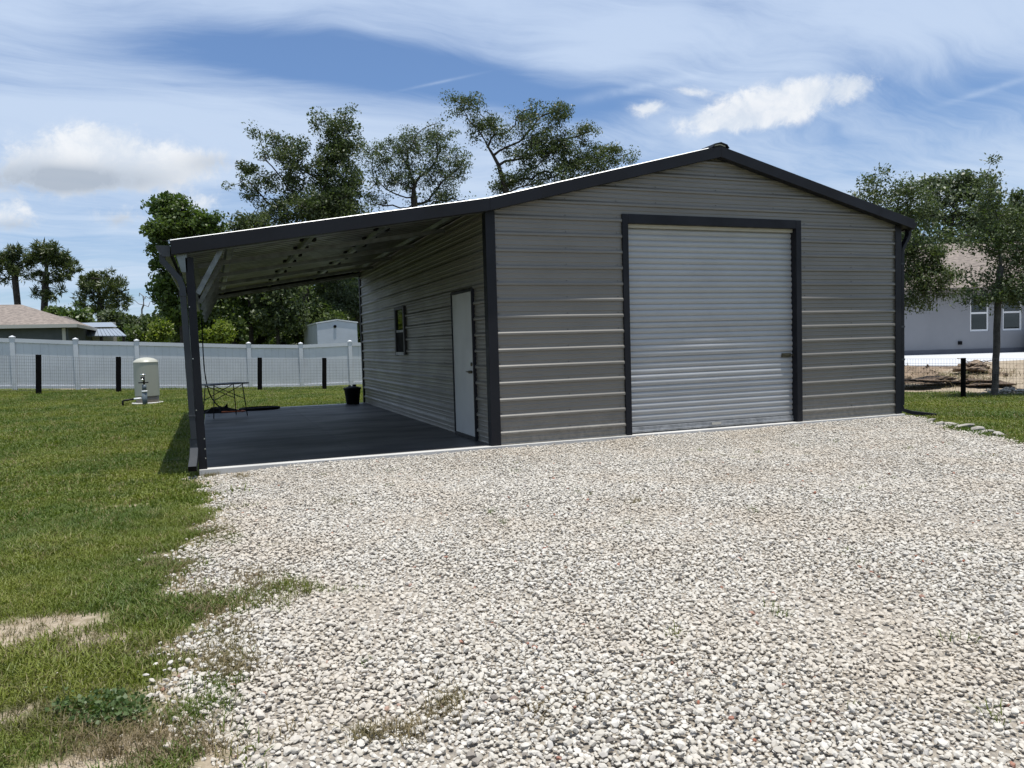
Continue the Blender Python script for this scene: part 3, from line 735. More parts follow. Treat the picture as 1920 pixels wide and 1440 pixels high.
for sy in (-1, 1):
    o = uy * sy * (Dt / 2 - 0.04)
    for sx in (-1, 1):
        MB().tube([c + o - ux * sx * (Lt / 2 - 0.05) + (0, 0, Ht - 0.02), c + o + ux * sx * (Lt / 2 - 0.025) + (0, 0, 0.36)], 0.008, 8).build('cross_brace', M['blackmetal'], t, True)
pc = ground_at(414, 773)
mb = MB(); prof_n = 22
v = [(0, 0, 0.10)]; f = []
rings = [(0.12, 0.11), (0.25, 0.09), (0.36, 0.04), (0.42, 0.0)]
for r, z in rings:
    for k_ in range(prof_n):
        a_ = 2 * math.pi * k_ / prof_n; rr = r * (1 + 0.2 * math.sin(a_ * 3 + r * 9) + 0.1 * random.random())
        v.append((rr * math.cos(a_) * 1.0, rr * math.sin(a_) * 0.55, max(0.0, z + 0.03 * random.uniform(-1, 1) if z > 0 else 0.0)))
for k_ in range(prof_n): f.append((0, 1 + k_, 1 + (k_ + 1) % prof_n))
for i in range(len(rings) - 1):
    for k_ in range(prof_n): a0 = 1 + i * prof_n; f.append((a0 + k_, a0 + prof_n + k_, a0 + prof_n + (k_ + 1) % prof_n, a0 + (k_ + 1) % prof_n))
mb.add(v, f).add([(0.05, -0.1, 0.08), (0.16, -0.02, 0.06), (0.15, -0.05, 0.2), (0.02, 0.05, 0.07)], [(0, 1, 2), (1, 3, 2), (3, 0, 2), (0, 3, 1)])
o = mb.build('tarp_heap', M['black']); o.location = (pc[0], pc[1], 0.001)
tag(o, 'crumpled black tarp lying in a heap under the folding table', 'tarp')
hp = ground_at(435, 772)
pts = [(hp[0] - 0.22, hp[1] - 0.24, 0.03), (hp[0] - 0.05, hp[1] - 0.29, 0.025), (hp[0] + 0.1, hp[1] - 0.24, 0.02), (hp[0] + 0.22, hp[1] - 0.26, 0.02), (hp[0] + 0.28, hp[1] - 0.18, 0.02), (hp[0] + 0.2, hp[1] - 0.12, 0.02)]
tag(MB().tube(pts, 0.014, 8).build('orange_hose', M['orange'], None, True), 'short orange hose end sticking out of the black heap', 'hose')
dc = ground_at(487, 768)  # flat black oval disc beside the table
o = MB().lathe([(0.36, 0.0), (0.40, 0.02), (0.40, 0.055), (0.37, 0.075), (0.33, 0.078), (0.31, 0.05), (0.0, 0.045)], 36).build('rubber_pan', M['black'], None, True)
o.location = (dc[0], dc[1], 0.001); o.scale = (1.15, 0.75, 0.8)
tag(o, 'flat black oval rubber pan on the slab right of the folding table', 'pan')
bc = ground_at(661, 757)
bk = thing('black_bucket', 'black plastic nursery bucket standing by the rear corner of the garage', 'bucket', (bc[0], bc[1] - 0.05, 0.001))
o = MB().lathe([(0.155, 0.0), (0.20, 0.36), (0.215, 0.36), (0.218, 0.40), (0.205, 0.40), (0.16, 0.33), (0.0, 0.33)], 28).build('body', M['plastic'], bk, True); o.matrix_parent_inverse = Matrix.Identity(4)
q = MB().lathe([(0.19, 0.385), (0.13, 0.42), (0.04, 0.435), (0.0, 0.436)], 24).lathe([(0.05, 0.425), (0.045, 0.47), (0.02, 0.475), (0.0, 0.475)], 12, (0.05, 0, 0)).lathe([(0.035, 0.425), (0.03, 0.455), (0.0, 0.458)], 12, (-0.06, 0.02, 0))
o = q.build('lid', M['plastic'], bk, True); o.matrix_parent_inverse = Matrix.Identity(4)
# power cord hanging from the post
p0, p1, p2, p3, p4 = on(378, 600, 1, 7.4), on(383, 690, 1, 7.4), on(392, 735, 1, 7.4), on(405, 757, 1, 7.5), np.array([*ground_at(418, 770)[:2], 0.05])
def smooth_path(P, n=8):
    P = [np.asarray(p, float) for p in P]; out = []
    Q = [2 * P[0] - P[1]] + P + [2 * P[-1] - P[-2]]
    for i in range(1, len(Q) - 2):
        for k_ in range(n):
            s_ = k_ / n; a, b, c_, d_ = Q[i - 1], Q[i], Q[i + 1], Q[i + 2]
            out.append(0.5 * ((2 * b) + (-a + c_) * s_ + (2 * a - 5 * b + 4 * c_ - d_) * s_ ** 2 + (-a + 3 * b - 3 * c_ + d_) * s_ ** 3))
    return out + [P[-1]]
tag(MB().tube(smooth_path([p0, p1, p2, p3, p4]), 0.013, 6).build('power_cord', M['black'], None, True), 'black cord hanging from the carport post down to the floor heap', 'cord')

# ------------------------------------------------------------------ fences
VF = thing('vinyl_fence', 'white vinyl privacy fence with capped posts across the back of the lawn', 'fence', (-4, 22.7, 0))
vf_px = [(-430, 619, 736, 27.0), (-300, 623, 735, 27.1), (-190, 626, 734, 27.3), (-85, 629, 733, 27.5), (29, 633, 732, 27.8), (147, 637, 732, 28.4), (261, 639.5, 732, 29.2), (367, 642, 731.5, 30.2), (470, 644.5, 731, 31.2), (567, 645, 729, 32.0), (659, 641, 724, 32.6), (750, 641, 722, 33.1), (840, 640, 720, 33.6)]
tops = [at(a, b, d) for a, b, c, d in vf_px]; bots = [at(a, c, d) for a, b, c, d in vf_px]
pm = MB().box(-0.075, 0.075, -0.075, 0.075, 0, 1).mesh('post', M['vinyl'])
for tp, bt in zip(tops, bots):
    h = tp[2] - bt[2]
    o = MB().box(bt[0] - 0.075, bt[0] + 0.075, bt[1] - 0.075, bt[1] + 0.075, bt[2] - 0.25, tp[2] - 0.005).build('post', M['vinyl'], VF)
    MB().add([(bt[0] - .09, bt[1] - .09, tp[2]), (bt[0] + .09, bt[1] - .09, tp[2]), (bt[0] + .09, bt[1] + .09, tp[2]), (bt[0] - .09, bt[1] + .09, tp[2]), (bt[0] - .09, bt[1] - .09, tp[2] + .03), (bt[0] + .09, bt[1] - .09, tp[2] + .03), (bt[0] + .09, bt[1] + .09, tp[2] + .03), (bt[0] - .09, bt[1] + .09, tp[2] + .03), (bt[0], bt[1], tp[2] + .08)],
             [(0, 3, 2, 1), (0, 1, 5, 4), (1, 2, 6, 5), (2, 3, 7, 6), (3, 0, 4, 7), (4, 5, 8), (5, 6, 8), (6, 7, 8), (7, 4, 8)]).build('cap', M['vinyl'], o)
for i in range(len(tops) - 1):
    t0, t1, b0, b1 = tops[i], tops[i + 1], bots[i], bots[i + 1]
    dv = (b1 - b0); dv[2] = 0; dv /= np.linalg.norm(dv); off = dv * 0.076
    def zz(p, z): return np.array([p[0], p[1], z])
    MB().bar(zz(b0 + off, t0[2] - 0.10), zz(b1 - off, t1[2] - 0.10), 0.09, 0.14).build('top_rail', M['vinyl'], VF)
    MB().bar(zz(b0 + off, b0[2] + 0.12), zz(b1 - off, b1[2] + 0.12), 0.09, 0.10).build('bottom_rail', M['vinyl'], VF)
    nb = 7
    for k_ in range(nb):
        q0 = b0 + off + (b1 - b0 - 2 * off) * k_ / nb; q1 = b0 + off + (b1 - b0 - 2 * off) * (k_ + 1) / nb
        zt = t0[2] + (t1[2] - t0[2]) * (k_ + .5) / nb; zb = b0[2] + (b1[2] - b0[2]) * (k_ + .5) / nb
        e = dv * 0.002
        MB().bar(zz(q0 + e, (zt - 0.17 + zb + 0.17) / 2), zz(q1 - e, (zt - 0.17 + zb + 0.17) / 2), 0.022, (zt - zb - 0.34)).build('panel_board', M['vinyl'], VF)
WF = thing('wire_fence', 'welded wire fence on black posts in front of the white vinyl fence', 'fence', (-4, 20.3, 0))
wf_px = [(-380, 655, 737, 25.0), (-230, 659, 736, 25.2), (-80, 662, 734.5, 25.4), (72, 665, 733, 25.8), (222, 669, 732, 26.8), (364, 670, 731, 27.8), (487, 670.5, 731, 28.8), (608, 671, 727, 29.8), (725, 671, 725, 30.8)]
wt = [at(a, b, d) for a, b, c, d in wf_px]; wb = [at(a, c, d) for a, b, c, d in wf_px]
def wire_run(tops_, bots_, parent, px_post=0.085, dx=0.055, dz=0.105, r=0.0028, inset=0.06):
    rw = MB()
    for tp, bt in zip(tops_, bots_):
        MB().tube([(bt[0], bt[1], bt[2] - 0.2), (tp[0], tp[1], tp[2])], px_post, 10).build('post', M['post_black'], parent, False)
    V = []; F = []
    def stick(a, b, r_):
        d = b - a; sd = np.array([d[1], -d[0], 0.0]) if abs(d[2]) < 0.5 * np.linalg.norm(d) else np.array([1.0, 0, 0])
        sd = sd / np.linalg.norm(sd) * r_; u = np.cross(sd, d); u = u / np.linalg.norm(u) * r_
        o = len(V)
        for p in (a, b): V.extend([p + sd, p + u, p - sd, p - u])
        for k_ in range(4): F.append((o + k_, o + (k_ + 1) % 4, o + 4 + (k_ + 1) % 4, o + 4 + k_))
    for i in range(len(tops_) - 1):
        t0, t1, b0, b1 = tops_[i], tops_[i + 1], bots_[i], bots_[i + 1]
        n = int(np.linalg.norm(b1 - b0) / dx)
        for k_ in range(n):
            s_ = (k_ + .5) / n; stick(b0 + (b1 - b0) * s_ + (0, 0, 0.02), t0 + (t1 - t0) * s_ - (0, 0, inset), r)
        m_ = int((t0[2] - b0[2] - inset) / dz)
        for k_ in range(m_ + 1):
            s_ = k_ / m_; a0 = b0 + (0, 0, 0.02); a1 = t0 - (0, 0, inset); c0 = b1 + (0, 0, 0.02); c1 = t1 - (0, 0, inset)
            stick(a0 + (a1 - a0) * s_, c0 + (c1 - c0) * s_, r)
    o = link('wire_mesh', np_mesh('wire_mesh', np.array(V), np.array(F), M['wire']), parent); o['kind'] = 'stuff'
wire_run(wt, wb, WF)
RF = thing('wire_fence', 'low welded wire fence between the right lawn and the bare dirt plot', 'fence', (11.5, 2.2, -0.07))
rp = [at(1806, 744, 16.6)]
r0 = at(1806, 746, 16.6); rt0 = at(1806, 671, 16.6)
dvR = np.array([0.36, -0.93, 0]) * -1
runs = [(9.6, 8.6), (None, None), (13.1, -2.4), (14.6, -6.6)]
bt_, tp_ = [], []
for q in runs:
    p = r0 if q[0] is None else np.array([q[0], q[1], float(ground_z(q[0], q[1]))])
    bt_.append(np.array([p[0], p[1], p[2]])); tp_.append(np.array([p[0], p[1], p[2] + (rt0[2] - r0[2])]))
wire_run(tp_, bt_, RF, 0.05, 0.06, 0.10, 0.0022, 0.02)

# ------------------------------------------------------------------ well tank
tc = at(277, 752, 22.0); tz = float(ground_z(tc[0], tc[1]))
WT = thing('pressure_tank', 'white domed well pressure tank standing on a round pad in the lawn', 'tank', (tc[0], tc[1], tz))
k_ = (at(277, 670, 22.0)[2] - tz)
def loc0(o): o.matrix_parent_inverse = Matrix.Identity(4); return o
loc0(MB().lathe([(0.322, k_ * 0.17), (0.324, k_ * 0.18), (0.324, k_ * 0.89), (0.331, k_ * 0.89), (0.331, k_ * 0.90), (0.328, k_ * 0.905), (0.29, k_ * 0.94), (0.22, k_ * 0.972), (0.13, k_ * 0.992), (0.05, k_ * 1.0), (0.0, k_)], 40).build('shell', M['tank'], WT))
loc0(MB().lathe([(0.30, 0.0), (0.30, k_ * 0.17)], 36).build('base_ring', M['tankbase'], WT, True))
loc0(MB().lathe([(0.42, -0.05), (0.42, 0.035), (0.40, 0.045), (0.0, 0.045)], 36).build('pad', M['conc'], WT))
ps = at(272, 755, 21.2); pz = float(ground_z(ps[0], ps[1]))
WP = thing('well_pipe_stand', 'grey well pipe with brass valves standing in front of the white tank', 'pipe stand', (ps[0], ps[1], pz))
s_ = 21.2 / FPX
loc0(MB().tube([(0, 0, -0.05), (0, 0, 26 * s_)], 0.065, 14).build('casing', M['pipe'], WP, True))
loc0(MB().tube([(0, 0, 26.2 * s_), (0, 0, 29 * s_)], 0.075, 14).build('coupling', M['pvc'], WP, True))
loc0(MB().tube([(0, 0, 29.2 * s_), (0, 0, 40 * s_)], 0.055, 14).build('riser', M['pipe'], WP, True))
loc0(MB().tube([(0, 0, 40 * s_), (0, 0, 58 * s_)], 0.025, 10).tube([(-0.14, 0, 44 * s_), (0.11, 0, 44 * s_)], 0.018, 8).tube([(0, 0, 52 * s_), (-0.06, -0.05, 54 * s_)], 0.03, 8).build('valve', M['blackmetal'], WP, True))
loc0(MB().tube([(-0.08, 0, 58.5 * s_), (0.05, 0, 58.5 * s_)], 0.022, 8).tube([(-0.03, -0.04, 49 * s_), (-0.03, -0.07, 49 * s_)], 0.03, 10).build('valve_handle', M['steel'], WP, True))
loc0(MB().tube([(-0.066, 0, 14.5 * s_), (-0.27, 0, 14 * s_)], 0.028, 10).build('white_pipe', M['pvc'], WP, True))
loc0(MB().tube([(-0.275, 0, 14 * s_), (-0.52, 0.02, 12 * s_), (-0.55, 0.02, 11 * s_), (-0.55, 0.02, -0.02)], 0.026, 10).build('black_pipe', M['plastic'], WP, True))

# ------------------------------------------------------------------ houses and sheds behind the fence
def hip_house(name, label, x0, x1, y0, y1, zb, ze, zr, ins, wm, rm, over=0.45, cat='house'):
    H = thing(name, label, cat, ((x0 + x1) / 2, (y0 + y1) / 2, zb))
    MB().box(x0, x1, y0, y1, zb - 0.5, ze).build('wall', wm, H)
    ym = (y0 + y1) / 2; o = over
    v = [(x0 - o, y0 - o, ze), (x1 + o, y0 - o, ze), (x1 + o, y1 + o, ze), (x0 - o, y1 + o, ze), (x0 + ins, ym, zr), (x1 - ins, ym, zr)]
    MB().add(v, [(0, 1, 5, 4), (2, 3, 4, 5), (1, 2, 5), (3, 0, 4), (3, 2, 1, 0)]).build('roof', rm, H)
    MB().box(x0 - o - 0.03, x1 + o + 0.03, y0 - o - 0.03, y0 - o, ze - 0.16, ze + 0.02).box(x1 + o, x1 + o + 0.03, y0 - o, y1 + o, ze - 0.16, ze + 0.02).build('fascia', M['soffit'], H)
    return H
e0 = at(0, 609, 40); e1 = at(143, 611, 40); rdg = at(47, 573, 43.5)
H1 = hip_house('brown_roof_house', 'low house with brown shingle hip roof behind the fence at far left', e1[0] - 19, e1[0] - 0.45, e1[1] + 0.45, e1[1] + 9.5, 0.2, 2.98, 4.30, 2.9, M['stuccodark'], M['shingle'])
ws = at(119, 632, 40)
MB().box(ws[0] - 0.08, ws[0] + 0.08, e1[1] + 0.38, e1[1] + 0.449, 0.2, 2.8).build('downspout', M['soffit'], H1)
cp = at(4, 573, 44)
MB().tube([(cp[0], e1[1] + 4.4, 4.1), (cp[0], e1[1] + 4.4, 4.75)], 0.06, 8).build('vent_pipe', M['black'], H1)
a0, a1 = at(112, 612, 55), at(170, 612, 55)
hip_house('second_house', 'small grey brown roof house peeking out behind the brown roof house', a0[0] - 3, a1[0] - 0.4, a1[1], a1[1] + 8, 0.2, 3.35, 4.3, 3.0, M['stuccodark'], M['shingle2'])
a0, a1 = at(140, 631, 46), at(238, 631, 46); ar0, ar1 = at(152, 609, 48), at(210, 608, 48)
S1 = thing('metal_roof_shed', 'open shed with ribbed blue grey metal roof behind the white fence', 'shed', ((a0 + a1) / 2))
dx_, dy_ = a1[0] - a0[0], a1[1] - a0[1]
ns = 13
for i in range(ns):
    s0, s1 = i / ns, (i + 1) / ns - 0.008
    q = [a0 + (a1 - a0) * s0, a0 + (a1 - a0) * s1, ar0 + (ar1 - ar0) * s1, ar0 + (ar1 - ar0) * s0]
    mid = [q[0] * .42 + q[3] * .58, q[1] * .42 + q[2] * .58]
    MB().add([q[0], q[1], mid[1], mid[0], q[0] + (0, 0, .05), q[1] + (0, 0, .05), mid[1] + (0, 0, .05), mid[0] + (0, 0, .05)], [(0, 3, 2, 1), (4, 5, 6, 7), (0, 1, 5, 4), (1, 2, 6, 5), (2, 3, 7, 6), (3, 0, 4, 7)]).build('roof_sheet', M['metalroof'], S1)
m0, m1 = a0 * .38 + ar0 * .62, a1 * .38 + ar1 * .62
MB().add([m0 + (0, 0, .12), m1 + (0, 0, .12), ar1 + (0, 0, .12), ar0 + (0, 0, .12), ar1 + (0, 4, -1.0), ar0 + (0, 4, -1.0)], [(0, 1, 2, 3), (3, 2, 4, 5)]).build('upper_roof', M['metalroof'], S1)
MB().box(a0[0] + 0.5, a1[0] - 0.9, a0[1] + 2.2, a0[1] + 2.4, 0, a0[2] + 0.9).build('wall', M['soffit'], S1)
for s_ in (0.08, 0.5, 0.93):
    p = a0 + (a1 - a0) * s_; MB().box(p[0] - 0.08, p[0] + 0.08, p[1] + 0.1, p[1] + 0.26, 0, p[2] + 0.04).build('post', M['darkbark'], S1)
# white enclosed trailer behind the fence
p0 = at(594, 607, 38); p1 = at(634, 600.5, 38); 
TR = thing('cargo_trailer', 'white enclosed cargo trailer parked behind the fence beside the garage', 'trailer', (p1[0], p1[1], 0.0))
yb = p0[1]; hw = (p1[0] - p0[0])
poly = [(p0[0], 0.5), (p0[0] + 2 * hw, 0.5), (p0[0] + 2 * hw, p0[2]), (p1[0], p1[2]), (p0[0], p0[2])]
MB().prism([(x, z) for x, z in poly], 1, yb, yb + 6).build('body', M['trailer'], TR, bevel=0.02)
MB().prism([(p0[0] - 0.04, p0[2] + 0.0), (p1[0], p1[2] + 0.01), (p0[0] + 2 * hw + 0.04, p0[2]), (p0[0] + 2 * hw + 0.04, p0[2] + 0.06), (p1[0], p1[2] + 0.07), (p0[0] - 0.04, p0[2] + 0.06)], 1, yb - 0.03, yb + 6.05).build('roof_edge', M['vinyl'], TR)
vv = on(628, 612, 1, yb)
MB().tube([(vv[0], yb - 0.05, vv[2]), (vv[0], yb - 0.001, vv[2])], 0.075, 16).build('vent', M['black'], TR)
for sx in (0.35, 1.65):
    MB().tube([(p0[0] + hw * sx, yb + 3, 0.35), (p0[0] + hw * sx + 0.2, yb + 3, 0.35)], 0.35, 20).build('wheel', M['black'], TR)
MB().box(p0[0] + 0.03, p0[0] + 2 * hw - 0.03, yb + 0.1, yb + 5.9, 0.38, 0.49).build('chassis', M['blackmetal'], TR)

# white house at right
hz = 0.40
A = at(1640, 664, 31); B = at(2080, 664, 31)
hd = B - A; hd[2] = 0; hd /= np.linalg.norm(hd); hn = np.array([hd[1], -hd[0], 0.0])      # hn faces the garage
if hn @ (CAM - A) < 0: hn = -hn
O = np.array([A[0], A[1], 0.0]); upz = np.array([0, 0, 1.0])
WH = thing('white_house', 'white stucco house with brown roof behind the trees at right', 'house', (O[0], O[1], hz))
HX = on(1640, 664, 0, A[0])
def hp(s, n_, z): return O + hd * s + hn * n_ + upz * z
def hs(px): # distance along the wall for a photo column
    d = FW * FPX + RT * (px - 960) + UP * (720 - 640); d2 = d[:2]; o2 = CAM[:2]
    Mx = np.array([[d2[0], -hd[0]], [d2[1], -hd[1]]]); q = np.linalg.solve(Mx, O[:2] - o2); return q[1]
def hzv(px, py):
    d = FW * FPX + RT * (px - 960) + UP * (720 - py); s_ = hs(px); p = O[:2] + hd[:2] * s_; tt = ((p - CAM[:2]) @ d[:2]) / (d[:2] @ d[:2]); return CAM[2] + d[2] * tt
zb, ze = hzv(1750, 664), hzv(1790, 542)
wins = [(hs(1819), hs(1854)), (hs(1880), hs(1916))]
wz0, wz1 = hzv(1836, 621), hzv(1836, 553)
def hbox(mb, s0, s1, n0, n1, z0, z1): return mb.obox(hp((s0 + s1) / 2, (n0 + n1) / 2, (z0 + z1) / 2), hd, hn, upz, abs(s1 - s0) / 2, abs(n1 - n0) / 2, abs(z1 - z0) / 2)
mb = MB(); Lw = 14.0
segs = [(-1.0, wins[0][0]), (wins[0][1], wins[1][0]), (wins[1][1], Lw)]
for s0, s1 in segs: hbox(mb, s0, s1, -0.25, 0, zb, ze)
for s0, s1 in wins: hbox(mb, s0, s1, -0.25, 0, zb, wz0); hbox(mb, s0, s1, -0.25, 0, wz1, ze)
hbox(mb, -1.0, -0.8, -9, -0.25, zb, ze); hbox(mb, Lw - .2, Lw, -9, -0.25, zb, ze)
mb.build('wall', M['stucco'], WH)
hbox(MB(), -1.02, Lw, -0.2, 0.03, zb - 0.45, zb + 0.17).build('plinth', M['plinth'], WH)
for s0, s1 in wins:
    wn = hbox(hbox(hbox(MB(), s0, s0 + 0.06, -0.12, -0.04, wz0, wz1), s1 - 0.05, s1, -0.12, -0.04, wz0, wz1), s0 + .06, s1 - .05, -0.12, -0.04, wz0, wz0 + 0.07).build('window', M['winframe'], WH)
    zm = (wz0 + wz1) / 2
    hbox(MB(), s0 + .06, s1 - .05, -0.11, -0.05, zm - 0.03, zm + 0.04).build('meeting_rail', M['winframe'], wn)
    hbox(MB(), s0 + .06, s1 - .05, -0.085, -0.078, wz0 + .07, zm - .03).build('pane', M['glass'], wn)
    hbox(MB(), s0 + .06, s1 - .05, -0.085, -0.078, zm + .04, wz1).build('pane', M['glass'], wn)
    hbox(MB(), s0, s1, -0.25, -0.23, wz0, wz1).build('backing', M['room'], wn)
ov = 0.5
rv = [hp(-1 - ov, ov, ze), hp(Lw + ov, ov, ze), hp(Lw + ov, -9 - ov, ze), hp(-1 - ov, -9 - ov, ze), hp(3.6, -4.5, ze + 2.3), hp(Lw - 4, -4.5, ze + 2.3)]
MB().add(rv, [(0, 1, 5, 4), (2, 3, 4, 5), (1, 2, 5), (3, 0, 4), (3, 2, 1, 0)]).build('roof', M['shingle'], WH)
hbox(MB(), -1 - ov, Lw + ov, ov, ov + 0.03, ze - 0.17, ze + 0.02).build('fascia', M['shingle2'], WH)
s_ = hs(1799); z_ = hzv(1799, 643)
hbox(MB(), s_ - 0.06, s_ + 0.06, 0.0, 0.09, z_ - 0.07, z_ + 0.07).build('outlet_box', M['black'], WH)
s_ = hs(1918)
ac = hbox(MB(), s_ - 0.15, s_ + 0.85, 0.35, 1.25, zb - 0.05, hzv(1918, 617)).build('air_conditioner', M['plastic'], None, bevel=0.03)
mb = MB()
for k_ in range(9):
    zq = zb + 0.05 + k_ * 0.11; mb = hbox(mb, s_ - 0.17, s_ + 0.87, 1.255, 1.27, zq, zq + 0.05)
mb.build('louvre', M['spout'], ac)
tag(ac, 'dark air conditioning unit beside the white house at the right edge', 'air conditioner')
# concrete pad before the house
q0, q1 = at(1640, 685, 24.5), at(2120, 686, 24.5)
mb = MB(); v = [hp(-3, 0.031, zb - 0.01), hp(Lw, 0.031, zb - 0.01), q1, q0]
mb.add(v + [p - (0, 0, 0.4) for p in v], [(3, 2, 1, 0), (0, 1, 5, 4), (1, 2, 6, 5), (2, 3, 7, 6), (3, 0, 4, 7)])
tag(mb.build('driveway', M['patio']), kind='structure')
# dirt bank between the pad and the wire fence
n1, n2 = 130, 50; V = []; F = []
g0, g1 = at(1560, 728, 19.2), at(2150, 735, 18.6)
for i in range(n2):
    for j in range(n1):
        s_, t_ = j / (n1 - 1), i / (n2 - 1)
        lo_ = g0 + (g1 - g0) * s_; hi_ = q0 + (q1 - q0) * s_ + np.array([0.05, 0.08, 0])
        p = lo_ + (hi_ - lo_) * t_
        zlo = float(ground_z(lo_[0], lo_[1])) - 0.05; zhi = hi_[2] - 0.03
        z = zlo + (zhi - zlo) * ss(0, 1, t_)
        bump_ = math.sin(t_ * math.pi) * (0.10 * math.sin(s_ * 23 + t_ * 5) * math.sin(t_ * 9 + s_ * 6) + 0.06 * math.sin(s_ * 61 + 1) * math.sin(t_ * 21) + 0.10 * random.uniform(-1, 1))
        V.append((p[0], p[1], z + bump_)); 
        if i and j: a = i * n1 + j; F.append((a - n1 - 1, a - n1, a, a - 1))
tag(link('dirt_bank', np_mesh('dirt_bank', V, F, M['dirt'], None, True)), kind='structure')
def lump(name, label, cat, c, rx, ry, rz_, mat, seed, group=None, pts=60):
    rg = np.random.default_rng(seed); import bmesh
    bm = bmesh.new(); bmesh.ops.create_icosphere(bm, subdivisions=4, radius=1)
    ph = rg.uniform(0, 6, 6)
    for v in bm.verts:
        p = v.co; k_ = 1 + 0.22 * math.sin(3 * p.x + ph[0]) * math.sin(4 * p.y + ph[1]) + 0.15 * math.sin(7 * p.z + 5 * p.x + ph[2]) + 0.12 * math.sin(13 * p.x + ph[3]) * math.sin(11 * p.y + ph[4]) + rg.uniform(-0.10, 0.10)
        v.co = Vector((p.x * rx * k_, p.y * ry * k_, max(-0.3, p.z) * rz_ * k_))
    me = bpy.data.meshes.new(name); bm.to_mesh(me); bm.free(); me.materials.append(mat)
    o = link(name, me); o.location = tuple(map(float, c)); o.rotation_euler = (0, 0, rg.uniform(0, 3))
    return tag(o, label, cat, group)
pd = at(1826, 692, 22.3); lump('debris_pile', 'pile of sandy rubble and torn roots on the dirt bank beside the young tree', 'debris', pd, 0.6, 0.4, 0.20, M['dirt'], 3)
sp_ = MB()
for i in range(9):
    a_ = random.uniform(0, 6.28); c = pd + np.array([random.uniform(-.5, .6), random.uniform(-.3, .3), random.uniform(0.08, 0.22)])
    e = c + np.array([math.cos(a_) * .5, math.sin(a_) * .3, random.uniform(-.06, .14)]); sp_.tube([c, (c + e) / 2 + (0, 0, .04), e], 0.010, 5)
tag(sp_.build('torn_roots', M['debris']), 'tangle of torn brown roots and sticks lying over the rubble pile', 'roots')
for i, (px, py, D, rx, rz_, lb) in enumerate([(1742, 708, 19.6, 0.9, 0.22, 'dark brown clod of turned soil on the dirt bank left of the wooden post'), (1835, 713, 19.4, 0.85, 0.24, 'dark brown clod of turned soil on the dirt bank between post and young tree')]):
    lump('soil_mound', lb, 'soil', at(px, py + 6, D), rx, 0.5, rz_ * 0.45, M['soil'], 20 + i)

# ------------------------------------------------------------------ trees
def colonize(trunk, attr, step, kill, iters=90, seed=0):
    rg = np.random.default_rng(seed)
    nodes = [np.array(p, float) for p in trunk]; par = [-1] + list(range(len(trunk) - 1))
    attr = attr.copy(); N = len(attr); near = np.zeros(N, int); dist = np.full(N, 1e9); alive = np.ones(N, bool); start = 0
    for it in range(iters):
        new = np.array(nodes[start:])
        for i0 in range(0, len(new), 400):
            blk = new[i0:i0 + 400]; d = np.linalg.norm(attr[:, None, :] - blk[None], axis=2); j = d.argmin(1); dm = d[np.arange(N), j]
            up_ = dm < dist; dist[up_] = dm[up_]; near[up_] = j[up_] + start + i0
        alive &= dist > kill
        if not alive.any(): break
        start = len(nodes); ai = np.where(alive)[0]; own = near[ai]
        for nd in np.unique(own):
            at_ = attr[ai[own == nd]]; dd = at_ - nodes[nd]; dd = dd / (np.linalg.norm(dd, axis=1)[:, None] + 1e-6); dv = dd.mean(0) + rg.normal(0, 0.22, 3)
            dv /= np.linalg.norm(dv) + 1e-9
            nodes.append(nodes[nd] + dv * step); par.append(nd)
        if len(nodes) > 7000: break
    return np.array(nodes), np.array(par)
def branch_mesh(nodes, par, rtip, rbase, expo=0.5, sides=6):
    n = len(nodes); cnt = np.zeros(n); ch = np.zeros(n, int)
    for i in range(n - 1, 0, -1):
        if ch[i] == 0: cnt[i] += 1
        cnt[par[i]] += cnt[i]; ch[par[i]] += 1
    r = rtip * np.maximum(cnt, 1) ** expo
    r = np.minimum(r, rbase); r = np.where(cnt > 0.6 * cnt.max(), np.maximum(r, rbase * 0.85), r)
    E = np.arange(1, n); A = nodes[par[E]]; B = nodes[E]; rB = r[E]; rA = np.minimum(r[par[E]], rB * 1.35)
    d = B - A; ln = np.linalg.norm(d, axis=1)[:, None] + 1e-9; d = d / ln
    ref = np.where(np.abs(d[:, 2:3]) > 0.9, np.array([[1.0, 0, 0]]), np.array([[0, 0, 1.0]]))
    u = np.cross(d, ref); u /= np.linalg.norm(u, axis=1)[:, None]; v = np.cross(d, u)
    ang = 2 * np.pi * np.arange(sides) / sides; ca, sa = np.cos(ang), np.sin(ang)
    rg_ = u[:, None, :] * ca[None, :, None] + v[:, None, :] * sa[None, :, None]
    VA = (A - d * ln * 0.08)[:, None, :] + rg_ * rA[:, None, None]; VB = B[:, None, :] + rg_ * rB[:, None, None]
    V = np.concatenate([VA, VB], 1).reshape(-1, 3)
    o = np.arange(len(E))[:, None] * 2 * sides; k_ = np.arange(sides)[None]
    F = np.stack([o + k_, o + (k_ + 1) % sides, o + sides + (k_ + 1) % sides, o + sides + k_], 2).reshape(-1, 4)
    return V, F, r, ch
